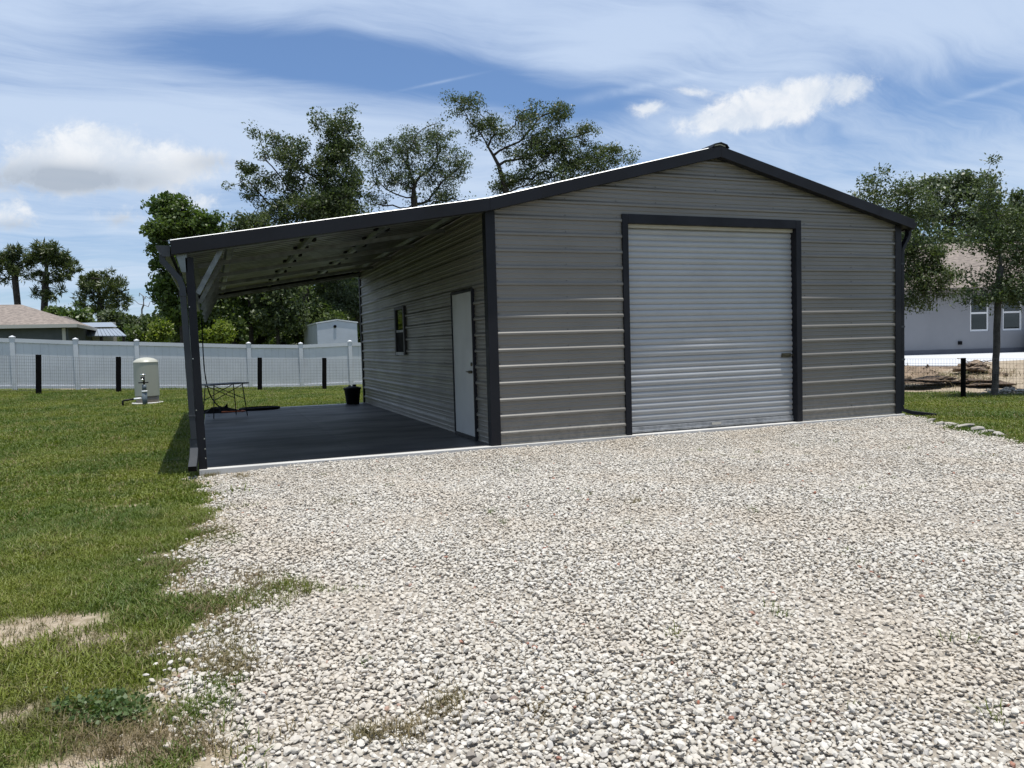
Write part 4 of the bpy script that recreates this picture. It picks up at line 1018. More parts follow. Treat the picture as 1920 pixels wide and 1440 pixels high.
def leaf_cloud(C, size, aspect, rg, droop=0.0, radial=None, jit=0.35):
    n = len(C); a = rg.normal(0, 1, (n, 3)); a[:, 2] -= droop
    if radial is not None: a = radial + rg.normal(0, jit, (n, 3))
    a /= np.linalg.norm(a, axis=1)[:, None] + 1e-9
    nr = rg.normal(0, 1, (n, 3)) + np.array([0, 0, 0.8]); b = np.cross(a, nr); b /= np.linalg.norm(b, axis=1)[:, None] + 1e-9
    sz = size * rg.uniform(0.45, 1.5, n)[:, None]; h = a * sz * 0.5; w_ = b * sz * 0.5 / aspect; nn = np.cross(a, b) * sz * 0.10
    V = np.stack([C - h, C + w_ - h * 0.1 + nn, C + h, C - w_ - h * 0.1 + nn], 1).reshape(-1, 3)
    F = np.arange(4 * n).reshape(n, 4); return V, F, np.repeat(rg.random(n), 4)
def tree(name, label, base, trunk_px, blobs, D, leafm, barkm, nleaf=16000, size=0.16, aspect=2.0, rbase=0.25, rtip=0.018, step=None, seed=1, spread=0.30, cat='tree', group=None, thick=1.0, needles=False, nattr=330, droop=0.1, expo=0.5, base_z=None, leafy=True):
    """trunk_px: trunk points (px, py[, depth offset]); blobs: (px, py, rx, ry, weight) clumps of the crown, at about depth D"""
    rg = np.random.default_rng(seed); pxm = D / FPX
    tk = [at(q[0], q[1], D + (q[2] if len(q) > 2 else 0)) for q in trunk_px]
    b0 = tk[0]; gz = float(ground_z(b0[0], b0[1])) - 0.1 if base_z is None else base_z
    b0 = np.array([b0[0], b0[1], gz]); tk = [b0] + tk[1:]
    dense = []
    st = step or 0.45 * D / 45
    for p, q in zip(tk[:-1], tk[1:]):
        n = max(2, int(np.linalg.norm(q - p) / st)); dense += [p + (q - p) * k_ / n + rg.normal(0, 0.02 * st, 3) * (k_ > 0) for k_ in range(n)]
    dense.append(tk[-1]); dense[0] = b0
    wts = np.array([bl[4] * bl[2] * bl[3] for bl in blobs]); wts = wts / wts.sum()
    AT = []
    for bl, wt_ in zip(blobs, wts):
        n = max(3, int(nattr * wt_)); p = rg.normal(0, 1, (n, 3)); p /= np.linalg.norm(p, axis=1)[:, None]; p *= rg.uniform(0.2, 1.0, (n, 1)) ** 0.5 * rg.uniform(0.75, 1.32, (n, 1))
        rx, ry = bl[2] * pxm, bl[3] * pxm; rd = (rx + ry) / 2 * thick
        c = at(bl[0], bl[1], D) + FW * rg.uniform(-0.35, 0.35) * rd * (len(bl) < 6) + (FW * bl[5] if len(bl) > 5 else 0)
        AT.append(c + RT * p[:, :1] * rx + UP * p[:, 1:2] * ry + FW * p[:, 2:] * rd)
    AT = np.concatenate(AT); AT = AT[AT[:, 2] > gz + 0.25]
    nodes, par = colonize(dense, AT, st, st * 1.25, seed=seed)
    V, F, r, ch = branch_mesh(nodes, par, rtip, rbase, expo)
    X = thing(name, label, cat, b0, group)
    o = link('trunk', np_mesh('trunk', V, F, barkm, None, True), X)
    if not leafy: return X
    C = AT[rg.integers(0, len(AT), nleaf)]
    # clumps differ in how full they are
    full = rg.uniform(0.15, 1.0, len(AT)); pk = rg.choice(len(AT), nleaf, p=full / full.sum()); C0 = AT[pk]
    off = rg.normal(0, 1, (nleaf, 3)); off *= np.minimum(1, 1.9 / (np.linalg.norm(off, axis=1)[:, None] + 1e-6)); sig = (spread * D / 45) * rg.uniform(0.45, 1.25, len(AT))[pk][:, None]
    if needles:
        off /= np.linalg.norm(off, axis=1)[:, None]; C = C0 + off * sig * 1.15 * rg.uniform(0.5, 1.0, (nleaf, 1)); V, F, tn = leaf_cloud(C, size, aspect, rg, radial=off)
    else:
        C = C0 + off * sig * np.array([1, 1, 0.75]); V, F, tn = leaf_cloud(C, size, aspect, rg, droop)
    ok = np.repeat(V.reshape(-1, 4, 3)[:, :, 2].min(1) > gz + 0.05, 4); V = V[ok]; tn = tn[ok]; F = np.arange(len(V)).reshape(-1, 4)
    o = link('crown', np_mesh('crown', V, F, leafm, {'leaf_tint': tn}), X)
    return X
tree('live_oak_tree', 'big dense dark live oak behind the carport roof with a thick dark trunk', None, [(572, 650), (572, 560), (574, 500), (590, 440), (610, 380)],
     [(625, 330, 45, 80, 1.0), (645, 260, 28, 45, 1.0), (605, 235, 25, 25, 0.6), (570, 400, 60, 36, 1.0), (610, 395, 70, 40, 1.0), (560, 330, 40, 40, 0.7), (500, 270, 50, 28, 0.35), (452, 322, 38, 20, 0.4), (480, 350, 40, 30, 0.45), (545, 285, 35, 30, 0.5), (640, 400, 50, 40, 0.9), (510, 400, 35, 30, 0.6), (600, 500, 70, 40, 0.5), (520, 470, 50, 30, 0.5), (660, 350, 20, 60, 0.5)],
     46, M['oakleaf'], M['darkbark'], 60000, 0.148, 2.0, 0.24, 0.020, seed=3, nattr=620)
tree('live_oak_tree', 'airy grey green oak with forked bare limbs right of the dense dark oak', None, [(768, 650), (770, 480), (778, 395), (776, 370)],
     [(735, 285, 30, 30, 0.5), (770, 265, 30, 28, 0.6), (820, 260, 30, 30, 0.7), (845, 300, 28, 30, 0.5), (700, 300, 25, 32, 0.45), (715, 345, 30, 25, 0.4), (790, 310, 40, 30, 0.5), (830, 335, 35, 25, 0.4), (860, 320, 18, 18, 0.4), (700, 380, 25, 20, 0.4), (760, 340, 35, 25, 0.35), (850, 375, 35, 15, 0.35), (800, 370, 40, 20, 0.35), (680, 270, 14, 14, 0.4)],
     50, M['greyleaf'], M['darkbark'], 19000, 0.14, 2.2, 0.26, 0.026, seed=5, nattr=420, spread=0.26, expo=0.52)
tree('live_oak_tree', 'leaning oak with one long left limb rising behind the garage ridge', None, [(985, 660), (975, 450), (950, 365), (935, 310), (915, 275)],
     [(860, 200, 24, 18, 0.7), (885, 190, 18, 14, 0.7), (905, 225, 28, 25, 0.7), (930, 255, 22, 25, 0.6), (890, 240, 16, 18, 0.5), (985, 230, 28, 28, 0.6), (1005, 210, 16, 16, 0.6), (1045, 215, 24, 28, 0.8), (1030, 265, 40, 30, 0.8), (1060, 295, 45, 32, 0.9), (1100, 250, 22, 22, 0.7), (1115, 300, 35, 28, 0.9), (1150, 290, 16, 26, 0.7), (1185, 292, 18, 12, 0.5), (945, 340, 25, 22, 0.7), (990, 330, 40, 24, 0.6), (1000, 290, 30, 30, 0.6), (1070, 340, 60, 20, 0.7), (960, 285, 20, 18, 0.4)],
     48, M['oakleaf'], M['darkbark'], 36000, 0.13, 2.0, 0.24, 0.024, seed=8, nattr=520, spread=0.28, expo=0.5)
tree('broadleaf_tree', 'bright green broadleaf tree rising behind the gutter end of the carport', None, [(345, 650), (340, 560), (345, 480), (350, 420)],
     [(300, 388, 22, 18, 1), (330, 395, 28, 22, 1), (365, 415, 38, 26, 1), (395, 425, 22, 20, 0.9), (290, 435, 18, 14, 0.8), (330, 430, 45, 22, 1), (300, 465, 18, 18, 0.7), (300, 495, 14, 16, 0.7), (312, 520, 20, 16, 0.6), (310, 550, 26, 20, 0.8), (345, 510, 40, 35, 0.7), (340, 580, 45, 30, 0.8), (380, 470, 30, 25, 0.7)],
     40, M['broadleaf'], M['darkbark'], 24000, 0.19, 1.7, 0.22, 0.02, seed=12, nattr=420, spread=0.26)
tree('small_oak_tree', 'low round green tree between the broadleaf tree and the dense dark oak', None, [(470, 650), (468, 520), (466, 450)],
     [(448, 425, 22, 18, 1), (480, 420, 26, 18, 0.9), (460, 450, 40, 25, 1), (500, 440, 25, 20, 0.8), (470, 490, 40, 25, 0.6)], 43, M['oakleaf'], M['darkbark'], 8000, 0.17, 2.0, 0.16, 0.02, seed=15, nattr=220)
# wood behind the fence, seen under the carport roof
wlab = ['bushy dark green tree seen under the carport roof nearest the left post', 'slim forked tree standing in the wood seen under the carport roof', 'leafy tree seen under the carport between the slim trunk and the thick trunk', 'mossy tree over the white trailer beside the garage corner', 'dark undergrowth tree right of the thick oak trunk behind the fence']
tree('wood_tree', wlab[0], None, [(405, 655), (408, 600), (412, 560)], [(395, 590, 28, 40, 1), (420, 560, 28, 30, 0.8), (400, 545, 30, 24, 0.8), (430, 610, 25, 24, 0.8), (350, 600, 40, 35, 1)], 41, M['darkleaf'], M['darkbark'], 9000, 0.20, 1.7, 0.12, 0.018, seed=21, nattr=240)
tree('wood_tree', wlab[1], None, [(437, 655), (437, 590), (436, 540), (434, 500)], [(440, 540, 30, 25, 0.6), (470, 560, 34, 30, 0.8), (455, 520, 35, 20, 0.6), (480, 600, 30, 28, 0.8)], 44, M['broadleaf'], M['darkbark'], 7500, 0.19, 1.8, 0.13, 0.018, seed=23, nattr=230)
tree('wood_tree', wlab[2], None, [(520, 655), (520, 600), (515, 550)], [(500, 545, 32, 28, 0.9), (530, 555, 34, 30, 0.9), (545, 590, 28, 28, 0.9), (510, 595, 34, 28, 0.8), (540, 530, 30, 18, 0.6)], 42, M['oakleaf'], M['darkbark'], 11000, 0.19, 1.8, 0.13, 0.018, seed=25, nattr=280)
tree('wood_tree', wlab[3], None, [(700, 655), (670, 590), (640, 560), (615, 535)], [(620, 545, 22, 18, 0.5), (640, 560, 26, 22, 0.6), (660, 580, 25, 22, 0.6), (640, 525, 24, 12, 0.4), (612, 570, 20, 24, 0.5), (700, 560, 40, 40, 0.7)], 47, M['greyleaf'], M['bark'], 7500, 0.18, 2.2, 0.16, 0.02, seed=27, nattr=240)
tree('wood_tree', wlab[4], None, [(600, 655), (598, 620), (596, 590)], [(598, 590, 22, 24, 0.9), (590, 620, 30, 22, 1), (620, 610, 26, 26, 0.9), (560, 620, 30, 22, 1)], 45, M['darkleaf'], M['darkbark'], 8500, 0.20, 1.8, 0.10, 0.018, seed=29, nattr=230)
# far-off wood: one mass
rg = np.random.default_rng(77)
def far_wood(name, spans, n, size, mat, seed):
    rg = np.random.default_rng(seed); VV = []; TT = []
    for (x0, x1, yt0, yt1, yb_, D, wt_) in spans:
        m_ = int(n * wt_); px = rg.uniform(x0, x1, m_); s_ = (px - x0) / (x1 - x0)
        top = yt0 + (yt1 - yt0) * s_ + 7 * np.sin(px * 0.11 + seed) + 5 * np.sin(px * 0.29)
        py = top + (yb_ - top) * rg.random(m_) ** 0.85
        dd = D + rg.uniform(-4, 4, m_) + 2.5 * np.sin(px * 0.13 + py * 0.09)
        C = CAM + dd[:, None] * (FW + RT * ((px - 960) / FPX)[:, None] + UP * ((720 - py) / FPX)[:, None])
        V, F, tn = leaf_cloud(C, size, 1.6, rg); VV.append(V); TT.append(tn)
    V = np.concatenate(VV); tn = np.concatenate(TT); F = np.arange(len(V)).reshape(-1, 4)
    return tag(link(name, np_mesh(name, V, F, mat, {'leaf_tint': tn})), kind='stuff')
far_wood('far_wood', [(335, 720, 505, 500, 668, 58, 1.0), (235, 335, 612, 590, 668, 60, 0.2), (-350, 130, 610, 600, 660, 95, 0.35), (120, 300, 600, 600, 668, 88, 0.35), (640, 1000, 470, 440, 660, 62, 0.5)], 30000, 0.36, M['darkleaf'], 5)
far_wood('far_wood', [(1450, 1720, 400, 380, 640, 75, 0.5), (1700, 2300, 400, 380, 640, 70, 1.0)], 16000, 0.40, M['darkleaf'], 9)
# pines at left
tree('pine_tree', 'tall pine at the far left edge rising behind the brown roof', None, [(36, 640), (33, 570), (28, 520), (25, 490)], [(22, 474, 24, 10, 1), (8, 490, 20, 10, 0.9), (38, 490, 18, 10, 0.9), (25, 506, 26, 8, 0.7), (5, 525, 18, 7, 0.4), (40, 520, 14, 6, 0.4), (-20, 500, 22, 16, 0.8)], 72, M['pineleaf'], M['darkbark'], 4200, 0.46, 5.5, 0.34, 0.05, seed=31, spread=0.27, needles=True, nattr=95)
tree('pine_tree', 'tallest flat topped pine with open branches right of the far left pine', None, [(82, 640), (83, 580), (85, 530), (88, 490)], [(92, 470, 32, 9, 1), (70, 482, 24, 9, 0.9), (118, 484, 24, 10, 0.9), (95, 492, 40, 9, 0.8), (132, 503, 14, 10, 0.8), (65, 512, 16, 7, 0.6), (115, 515, 22, 7, 0.6), (85, 525, 26, 7, 0.7), (70, 545, 14, 8, 0.6), (100, 555, 22, 9, 0.6), (120, 540, 14, 6, 0.4)], 72, M['pineleaf'], M['darkbark'], 6500, 0.46, 5.5, 0.36, 0.05, seed=33, spread=0.27, needles=True, nattr=135)
tree('pine_tree', 'lower broad pine with a dome crown above the metal roof shed', None, [(188, 640), (188, 590), (190, 560)], [(185, 518, 30, 9, 1), (160, 530, 22, 9, 0.9), (212, 530, 22, 9, 0.9), (185, 538, 46, 9, 0.9), (160, 555, 26, 9, 0.7), (215, 555, 24, 9, 0.8), (190, 575, 40, 12, 0.8), (235, 565, 10, 12, 0.6), (150, 575, 14, 10, 0.5)], 72, M['pineleaf'], M['darkbark'], 6500, 0.46, 5.5, 0.36, 0.05, seed=35, spread=0.27, needles=True, nattr=130)
tree('dead_tree', 'small leafless grey tree between the dome pine and the carport', None, [(266, 640), (266, 600), (266, 580)], [(258, 562, 10, 14, 1), (275, 565, 12, 14, 1), (266, 552, 10, 8, 1)], 80, M['oakleaf'], M['palebark'], 10, 0.2, rbase=0.10, rtip=0.030, seed=37, nattr=70, step=0.5, leafy=False)
for i, (lb, bl, D, lm, n, sd) in enumerate([
    ('dark shrub growing between the brown roof and the pines', [(105, 592, 22, 12, 1), (130, 600, 24, 14, 1), (150, 592, 14, 12, 0.8)], 62, M['broadleaf'], 5000, 41),
    ('dense dark bush beside the right end of the metal roof shed', [(235, 605, 24, 16, 1), (255, 612, 20, 18, 1), (215, 600, 16, 14, 0.8)], 60, M['oakleaf'], 5000, 43),
    ('dark green bush left of the carport post behind the fence', [(290, 615, 16, 18, 1), (262, 626, 18, 10, 0.9), (320, 600, 22, 30, 1)], 50, M['darkleaf'], 6000, 45),
    ('yellow green bush above the fence just left of the carport post', [(302, 622, 12, 16, 1), (295, 632, 12, 8, 0.8)], 36, M['limeleaf'], 2200, 47),
    ('yellow green shrub above the fence just right of the carport post', [(416, 620, 9, 16, 1), (424, 628, 9, 10, 0.8), (385, 632, 10, 10, 0.8)], 36, M['limeleaf'], 2200, 49)]):
    x = bl[0]
    tree('bush', lb, None, [(x[0], 652), (x[0], 640), (x[0], x[1])], bl, D, lm, M['darkbark'], n, 0.20 * D / 45, 1.7, 0.07, 0.014, seed=sd, cat='bush', nattr=120, spread=0.28)
# right side
tree('young_oak_tree', 'young oak with a slim bent trunk standing by the wire fence at right', None, [(1862, 746), (1866, 725), (1867, 690), (1869, 640), (1871, 570), (1876, 500), (1873, 420), (1856, 350)],
     [(1856, 305, 9, 16, 0.5), (1850, 340, 18, 22, 0.5), (1862, 375, 28, 24, 0.6), (1840, 400, 28, 24, 0.7), (1885, 420, 38, 34, 0.9), (1850, 450, 40, 30, 0.9), (1900, 470, 40, 34, 0.9), (1812, 505, 20, 16, 0.3), (1850, 525, 30, 18, 0.5), (1900, 530, 44, 30, 1), (1830, 555, 34, 18, 0.9), (1880, 555, 40, 20, 1), (1960, 480, 50, 60, 0.9), (1800, 450, 30, 24, 0.5), (1930, 560, 34, 20, 0.8)],
     16.6, M['youngleaf'], M['bark'], 16500, 0.064, 2.1, 0.085, 0.0045, seed=51, nattr=520, step=0.17, spread=0.34, base_z=float(ground_z(*at(1862, 746, 16.6)[:2])) - 0.05)
tree('young_oak_tree', 'full green oak whose branches hang beside the right corner of the garage', None, [(1640, 690), (1650, 600), (1660, 520), (1680, 450)],
     [(1640, 345, 26, 14, 0.7), (1655, 322, 14, 14, 0.35), (1690, 365, 40, 24, 0.9), (1630, 375, 34, 20, 0.9), (1720, 400, 36, 34, 0.8), (1735, 470, 40, 40, 1), (1720, 520, 40, 34, 1), (1765, 520, 30, 26, 0.8), (1730, 560, 34, 18, 0.8), (1705, 575, 18, 14, 0.5), (1775, 550, 24, 14, 0.5), (1660, 440, 50, 40, 0.9)],
     19.5, M['youngleaf'], M['bark'], 18000, 0.074, 2.1, 0.11, 0.005, seed=53, nattr=520, step=0.19, spread=0.34)
tree('background_oak_tree', 'hazy open crowned oak with dark limbs behind the white house', None, [(1775, 650), (1780, 520), (1782, 450), (1785, 420)],
     [(1745, 345, 28, 14, 0.7), (1765, 370, 40, 20, 0.7), (1800, 340, 34, 16, 0.8), (1830, 355, 34, 22, 0.8), (1740, 400, 34, 24, 0.6), (1800, 400, 44, 26, 0.5), (1770, 455, 40, 20, 0.5), (1840, 420, 34, 34, 0.7), (1820, 470, 40, 26, 0.6)], 44, M['greyleaf'], M['darkbark'], 12000, 0.20, 2.0, 0.22, 0.02, seed=55, nattr=360)
tree('background_oak_tree', 'green oak crown at the right edge behind the young oak', None, [(1930, 650), (1930, 520), (1925, 450)],
     [(1915, 370, 24, 14, 0.8), (1905, 400, 34, 24, 0.8), (1940, 420, 44, 34, 0.9), (1900, 450, 40, 34, 0.8), (2010, 400, 60, 50, 0.9)], 40, M['oakleaf'], M['darkbark'], 11000, 0.19, 2.0, 0.2, 0.02, seed=57, nattr=300)

# ------------------------------------------------------------------ rocks along the gravel edge
rk = [(1722, 787, .16, 'pale flat rock against the black downspout end at the garage corner'), (1748, 791, .10, 'small rounded rock next to the flat rock by the downspout end'), (1765, 796, .13, 'low tan rock half way between downspout and lawn tip'), (1782, 796, .17, 'long slanted rock lying on the lawn edge of the gravel'),
      (1806, 802, .17, 'wide pale slab rock right of the slanted rock'), (1830, 806, .14, 'flat layered rock in the middle of the border row'), (1852, 810, .15, 'thin grey rock leaning along the lawn border'), (1874, 815, .14, 'thin rock slab at the right end of the rock border')]
import bmesh as _bm
def rock_mesh(name, rx, ry, rz_, seed, mat):
    rg = np.random.default_rng(seed); bm = _bm.new()
    P = rg.normal(0, 1, (26, 3)); P /= np.linalg.norm(P, axis=1)[:, None]; P *= rg.uniform(0.8, 1.05, (26, 1))
    for p in P: bm.verts.new((p[0] * rx, p[1] * ry, p[2] * rz_))
    r = _bm.ops.convex_hull(bm, input=bm.verts); 
    loose = [v for v in bm.verts if not v.link_faces]
    _bm.ops.delete(bm, geom=loose, context='VERTS')
    me = bpy.data.meshes.new(name); bm.to_mesh(me); bm.free(); me.materials.append(mat); return me
for i, (px, py, r, lb) in enumerate(rk):
    p = on(px, py, 2, -0.06)
    o = link('border_rock', rock_mesh('border_rock', r * (1.0 + 0.25 * math.sin(i * 2.1)), r * 0.5, 0.030 + 0.014 * (i % 3), 100 + i, M['rock'])); o.location = (p[0] + random.uniform(-.04, .04), p[1] + random.uniform(-.07, .07), -0.055); o.rotation_euler = (random.uniform(-.25, .25), random.uniform(-.25, .25), random.uniform(-1.1, 0.0))
    tag(o, lb, 'rock', 'rocks along the gravel border')
V = []
rp_ = np.random.default_rng(5)
pk = MB()
for i in range(60):
    p = at(1890 + rp_.normal(0, 26), 741 + rp_.normal(0, 5), 17.2 + rp_.uniform(-.4, .4)); z = float(ground_z(p[0], p[1]))
    s_ = rp_.uniform(0.03, 0.075); pk.lathe([(s_ * .4, -s_ * .4), (s_, 0), (s_ * .8, s_ * .45), (s_ * .2, s_ * .6)], 6, (p[0], p[1], z + s_ * .3 + rp_.uniform(0, .08)))
tag(pk.build('stone_heap', M['rock']), kind='stuff')

# ------------------------------------------------------------------ gravel and grass (geometry nodes on point clouds)
def scatter(name, pts, scale, rot, which, protos, mat_obj):
    """one object: a point cloud that carries instances of the prototype meshes"""
    me = bpy.data.meshes.new(name); me.vertices.add(len(pts)); me.vertices.foreach_set('co', np.asarray(pts, np.float32).ravel())
    a = me.attributes.new('isize', 'FLOAT', 'POINT'); a.data.foreach_set('value', np.asarray(scale, np.float32))
    a = me.attributes.new('irot', 'FLOAT_VECTOR', 'POINT'); a.data.foreach_set('vector', np.asarray(rot, np.float32).ravel())
    a = me.attributes.new('iwhich', 'INT', 'POINT'); a.data.foreach_set('value', np.asarray(which, np.int32))
    o = link(name, me); o['kind'] = 'stuff'
    ng = bpy.data.node_groups.new(name, 'GeometryNodeTree')
    ng.interface.new_socket('Geometry', in_out='INPUT', socket_type='NodeSocketGeometry'); ng.interface.new_socket('Geometry', in_out='OUTPUT', socket_type='NodeSocketGeometry')
    N = ng.nodes; Lk = ng.links; gi = N.new('NodeGroupInput'); go = N.new('NodeGroupOutput')
    g2i = N.new('GeometryNodeGeometryToInstance')
    for p in reversed(protos):
        oi = N.new('GeometryNodeObjectInfo'); oi.inputs['Object'].default_value = p; Lk.new(oi.outputs['Geometry'], g2i.inputs[0])
    iop = N.new('GeometryNodeInstanceOnPoints'); Lk.new(gi.outputs[0], iop.inputs['Points']); Lk.new(g2i.outputs[0], iop.inputs['Instance'])
    iop.inputs['Pick Instance'].default_value = True
    def nat(n_, ty):
        q = N.new('GeometryNodeInputNamedAttribute'); q.data_type = ty; q.inputs['Name'].default_value = n_; return q.outputs['Attribute']
    Lk.new(nat('iwhich', 'INT'), iop.inputs['Instance Index'])
    e2r = N.new('FunctionNodeEulerToRotation'); Lk.new(nat('irot', 'FLOAT_VECTOR'), e2r.inputs[0]); Lk.new(e2r.outputs[0], iop.inputs['Rotation'])
    Lk.new(nat('isize', 'FLOAT'), iop.inputs['Scale']); Lk.new(iop.outputs[0], go.inputs[0])
    md = o.modifiers.new('scatter', 'NODES'); md.node_group = ng
    return o
PROTO = bpy.data.collections.new('prototypes')       # never linked to the scene: only feeds the scatter
def proto(name, me):
    o = bpy.data.objects.new(name, me); PROTO.objects.link(o); return o
stones = []
for i in range(10):
    rg_ = np.random.default_rng(300 + i)
    stones.append(proto('stone', rock_mesh('stone', 1.0, rg_.uniform(0.62, 0.9), rg_.uniform(0.38, 0.64), 300 + i, M['stone'])))
rg = np.random.default_rng(42)
def jgrid(x0, x1, y0, y1, s):
    X, Y = np.meshgrid(np.arange(x0, x1, s), np.arange(y0, y1, s)); X = X.ravel() + rg.uniform(-.55, .55, X.size) * s; Y = Y.ravel() + rg.uniform(-.55, .55, Y.size) * s; return X, Y
def worn(x, y):
    """wheel tracks and thin spots where the fines show"""
    a = np.exp(-((x - (1.9 + 0.22 * (y + 4) + 0.25 * np.sin(y * 0.7))) / 0.34) ** 2) + np.exp(-((x - (3.5 + 0.22 * (y + 4) + 0.25 * np.sin(y * 0.7))) / 0.34) ** 2)
    b = np.clip(np.sin(x * 1.3 + 1.1 * np.sin(y * 0.9)) * np.sin(y * 1.7 + 0.8 * x) - 0.35, 0, 1) * 1.2
    return np.clip(a * (0.55 + 0.45 * np.sin(y * 2.3 + x)) + b + 0.35 * ss(-2.5, -0.6, y), 0, 1)
PX_, SZ_ = [], []
for s, smin, smax, z0, z1 in ((0.0225, 0.0085, 0.0155, -0.078, -0.062), (0.036, 0.011, 0.0235, -0.070, -0.053)):
    X, Y = jgrid(-4.6, 8.2, -12.5, -0.03, s)
    dl = X - edge_left(Y); dr = edge_right(Y) - X
    keep = (np.minimum(dl, dr) + rg.normal(0, 0.07, X.size)) > 0
    stray = (rg.random(X.size) < 0.022 * np.exp(dl / 0.2)) & (dl < 0) & (dl > -0.9)
    keep |= stray
    if smin > 0.01: keep &= rg.random(X.size) > 0.72 * worn(X, Y)
    keep &= ((X - CAM[0]) * FW[0] + (Y - CAM[1]) * FW[1]) > -1.0
    keep &= ~((Y > -0.10) & (X > -3.7) & (X < W + 0.08))
    n_ = X.size; zz_ = rg.uniform(z0, z1, n_) + 0.012 * np.sin(X * 2.1 + Y) * np.sin(Y * 1.7 - 0.5 * X) + 0.032 * ss(-1.3, -0.15, Y) * ss(-3.6, -2.4, X)
    P = np.stack([X, Y, zz_], 1)[keep]; PX_.append(P); SZ_.append((rg.uniform(0, 1, n_) ** 1.6 * (smax - smin) + smin)[keep])
P = np.concatenate(PX_); S = np.concatenate(SZ_); n_ = len(P)
R_ = np.stack([rg.normal(0, 0.35, n_), rg.normal(0, 0.35, n_), rg.uniform(0, 6.28, n_)], 1)
scatter('gravel', P, S, R_, rg.integers(0, 10, n_), stones, None)
print('gravel stones', n_)
def tuft(seed, nb, hmin, hmax, wd, sp, mat, lean=0.5):
    rg = np.random.default_rng(seed); mb = MB()
    for i in range(nb):
        a = rg.uniform(0, 6.28); x, y = rg.normal(0, sp, 2); h = rg.uniform(hmin, hmax); ln = rg.uniform(0.1, lean) * h * 1.6; dx, dy = math.cos(a), math.sin(a)
        sx, sy = -dy * wd / 2, dx * wd / 2
        p0 = (x, y, -0.01); p1 = (x + dx * ln * .35, y + dy * ln * .35, h * .6); p2 = (x + dx * ln, y + dy * ln, h * rg.uniform(0.75, 1.0))
        mb.add([(p0[0] - sx, p0[1] - sy, p0[2]), (p0[0] + sx, p0[1] + sy, p0[2]), (p1[0] + sx * .8, p1[1] + sy * .8, p1[2]), (p1[0] - sx * .8, p1[1] - sy * .8, p1[2]), p2], [(0, 1, 2, 3), (3, 2, 4)])
    return mb.mesh('tuft', mat)
near_t = [proto('tuft', tuft(500 + i, 11, 0.018, 0.052, 0.0042, 0.022, M['blade'], 0.8)) for i in range(6)]
far_t = [proto('tuft', tuft(520 + i, 14, 0.020, 0.050, 0.010, 0.055, M['blade'], 0.8)) for i in range(5)]
dry_t = [proto('tuft', tuft(540 + i, 9, 0.015, 0.045, 0.0035, 0.026, M['dryblade'], 1.3)) for i in range(4)]
def dens_noise(x, y):
    return 0.5 + 0.25 * np.sin(x * 2.3 + 1.3 * np.sin(y * 1.1)) * np.sin(y * 2.9 + x) + 0.25 * np.sin(x * 6.1 + y * 3.3) * np.sin(y * 5.7 - x * 2.1)
def lawn_mask(X, Y):
    dl = edge_left(Y) - X; left = (dl + rg.normal(0, 0.10, X.size) > 0)
    left = np.where(Y > 0.0, X < -3.74, left)
    back = (Y > 9.55) & (X < 9)
    right = (X > edge_right(Y) + 0.02 + rg.normal(0, 0.05, X.size)) & (Y < 9.6) & (X > 0)
    right &= ~((X > W) & (X < W + 0.16) & (Y > -0.05))
    return left | back | right
sets = []
for (x0, x1, y0, y1, s, pr, sc0, sc1) in ((-7.2, -2.9, -9.5, -2.0, 0.030, 0, 0.8, 1.35), (-11, -3.2, -2.0, 4.0, 0.052, 1, 0.8, 1.3), (-16, 2.0, 4.0, 22.6, 0.105, 1, 1.0, 1.6), (2.5, 14.5, -7, 4.5, 0.058, 1, 0.8, 1.3)):
    X, Y = jgrid(x0, x1, y0, y1, s); k_ = lawn_mask(X, Y)
    dR_ = (X - 11.9) * 0.93 + (Y - 2.2) * 0.36
    br_ = np.maximum(bareness(X, Y), ss(-0.3, 1.6, dR_) * (X > 8.5) * 0.97)
    k_ &= rg.random(X.size) > br_ * 1.15 + 0.18 * (dens_noise(X, Y) < 0.35)
    hsc = 0.65 + 0.7 * dens_noise(X * 0.6, Y * 0.6)
    X, Y, hsc = X[k_], Y[k_], hsc[k_]; Z = ground_z(X, Y)
    sets.append((pr, np.stack([X, Y, Z], 1), rg.uniform(sc0, sc1, X.size) * hsc))
for pr, protos, nm in ((0, near_t, 'grass'), (1, far_t, 'grass')):
    P = np.concatenate([q[1] for q in sets if q[0] == pr]); S = np.concatenate([q[2] for q in sets if q[0] == pr]); n_ = len(P)
    R_ = np.stack([rg.normal(0, 0.1, n_), rg.normal(0, 0.1, n_), rg.uniform(0, 6.28, n_)], 1)
    scatter(nm, P, S, R_, rg.integers(0, len(protos), n_), protos, None); print(nm, n_)
# dry weeds at the lawn's edge and in the gravel
Pd = []
for (px, py, sx, sy, n_) in ((520, 1105, 35, 14, 70), (480, 1085, 30, 12, 60), (400, 1000, 25, 12, 120), (420, 1200, 25, 30, 120), (430, 1250, 30, 14, 130), (835, 1325, 24, 14, 34), (760, 1370, 34, 10, 30), (700, 1375, 24, 8, 18), (1010, 1320, 30, 12, 12), (200, 1220, 90, 20, 160), (250, 1390, 100, 25, 240), (60, 1180, 60, 20, 60), (100, 1330, 80, 30, 150), (455, 893, 8, 3, 40), (395, 890, 14, 3, 40), (1190, 940, 10, 3, 16), (640, 940, 20, 4, 20), (380, 1130, 30, 20, 120), (330, 1060, 40, 16, 120)):
    for i in range(n_):
        p = on(px + rg.normal(0, sx), py + rg.normal(0, sy), 2, -0.066); Pd.append(p)
P = np.array(Pd); n_ = len(P)
scatter('dry_weeds', P, rg.uniform(0.6, 1.25, n_), np.stack([rg.normal(0, .2, n_), rg.normal(0, .2, n_), rg.uniform(0, 6.28, n_)], 1), rg.integers(0, 4, n_), dry_t, None)

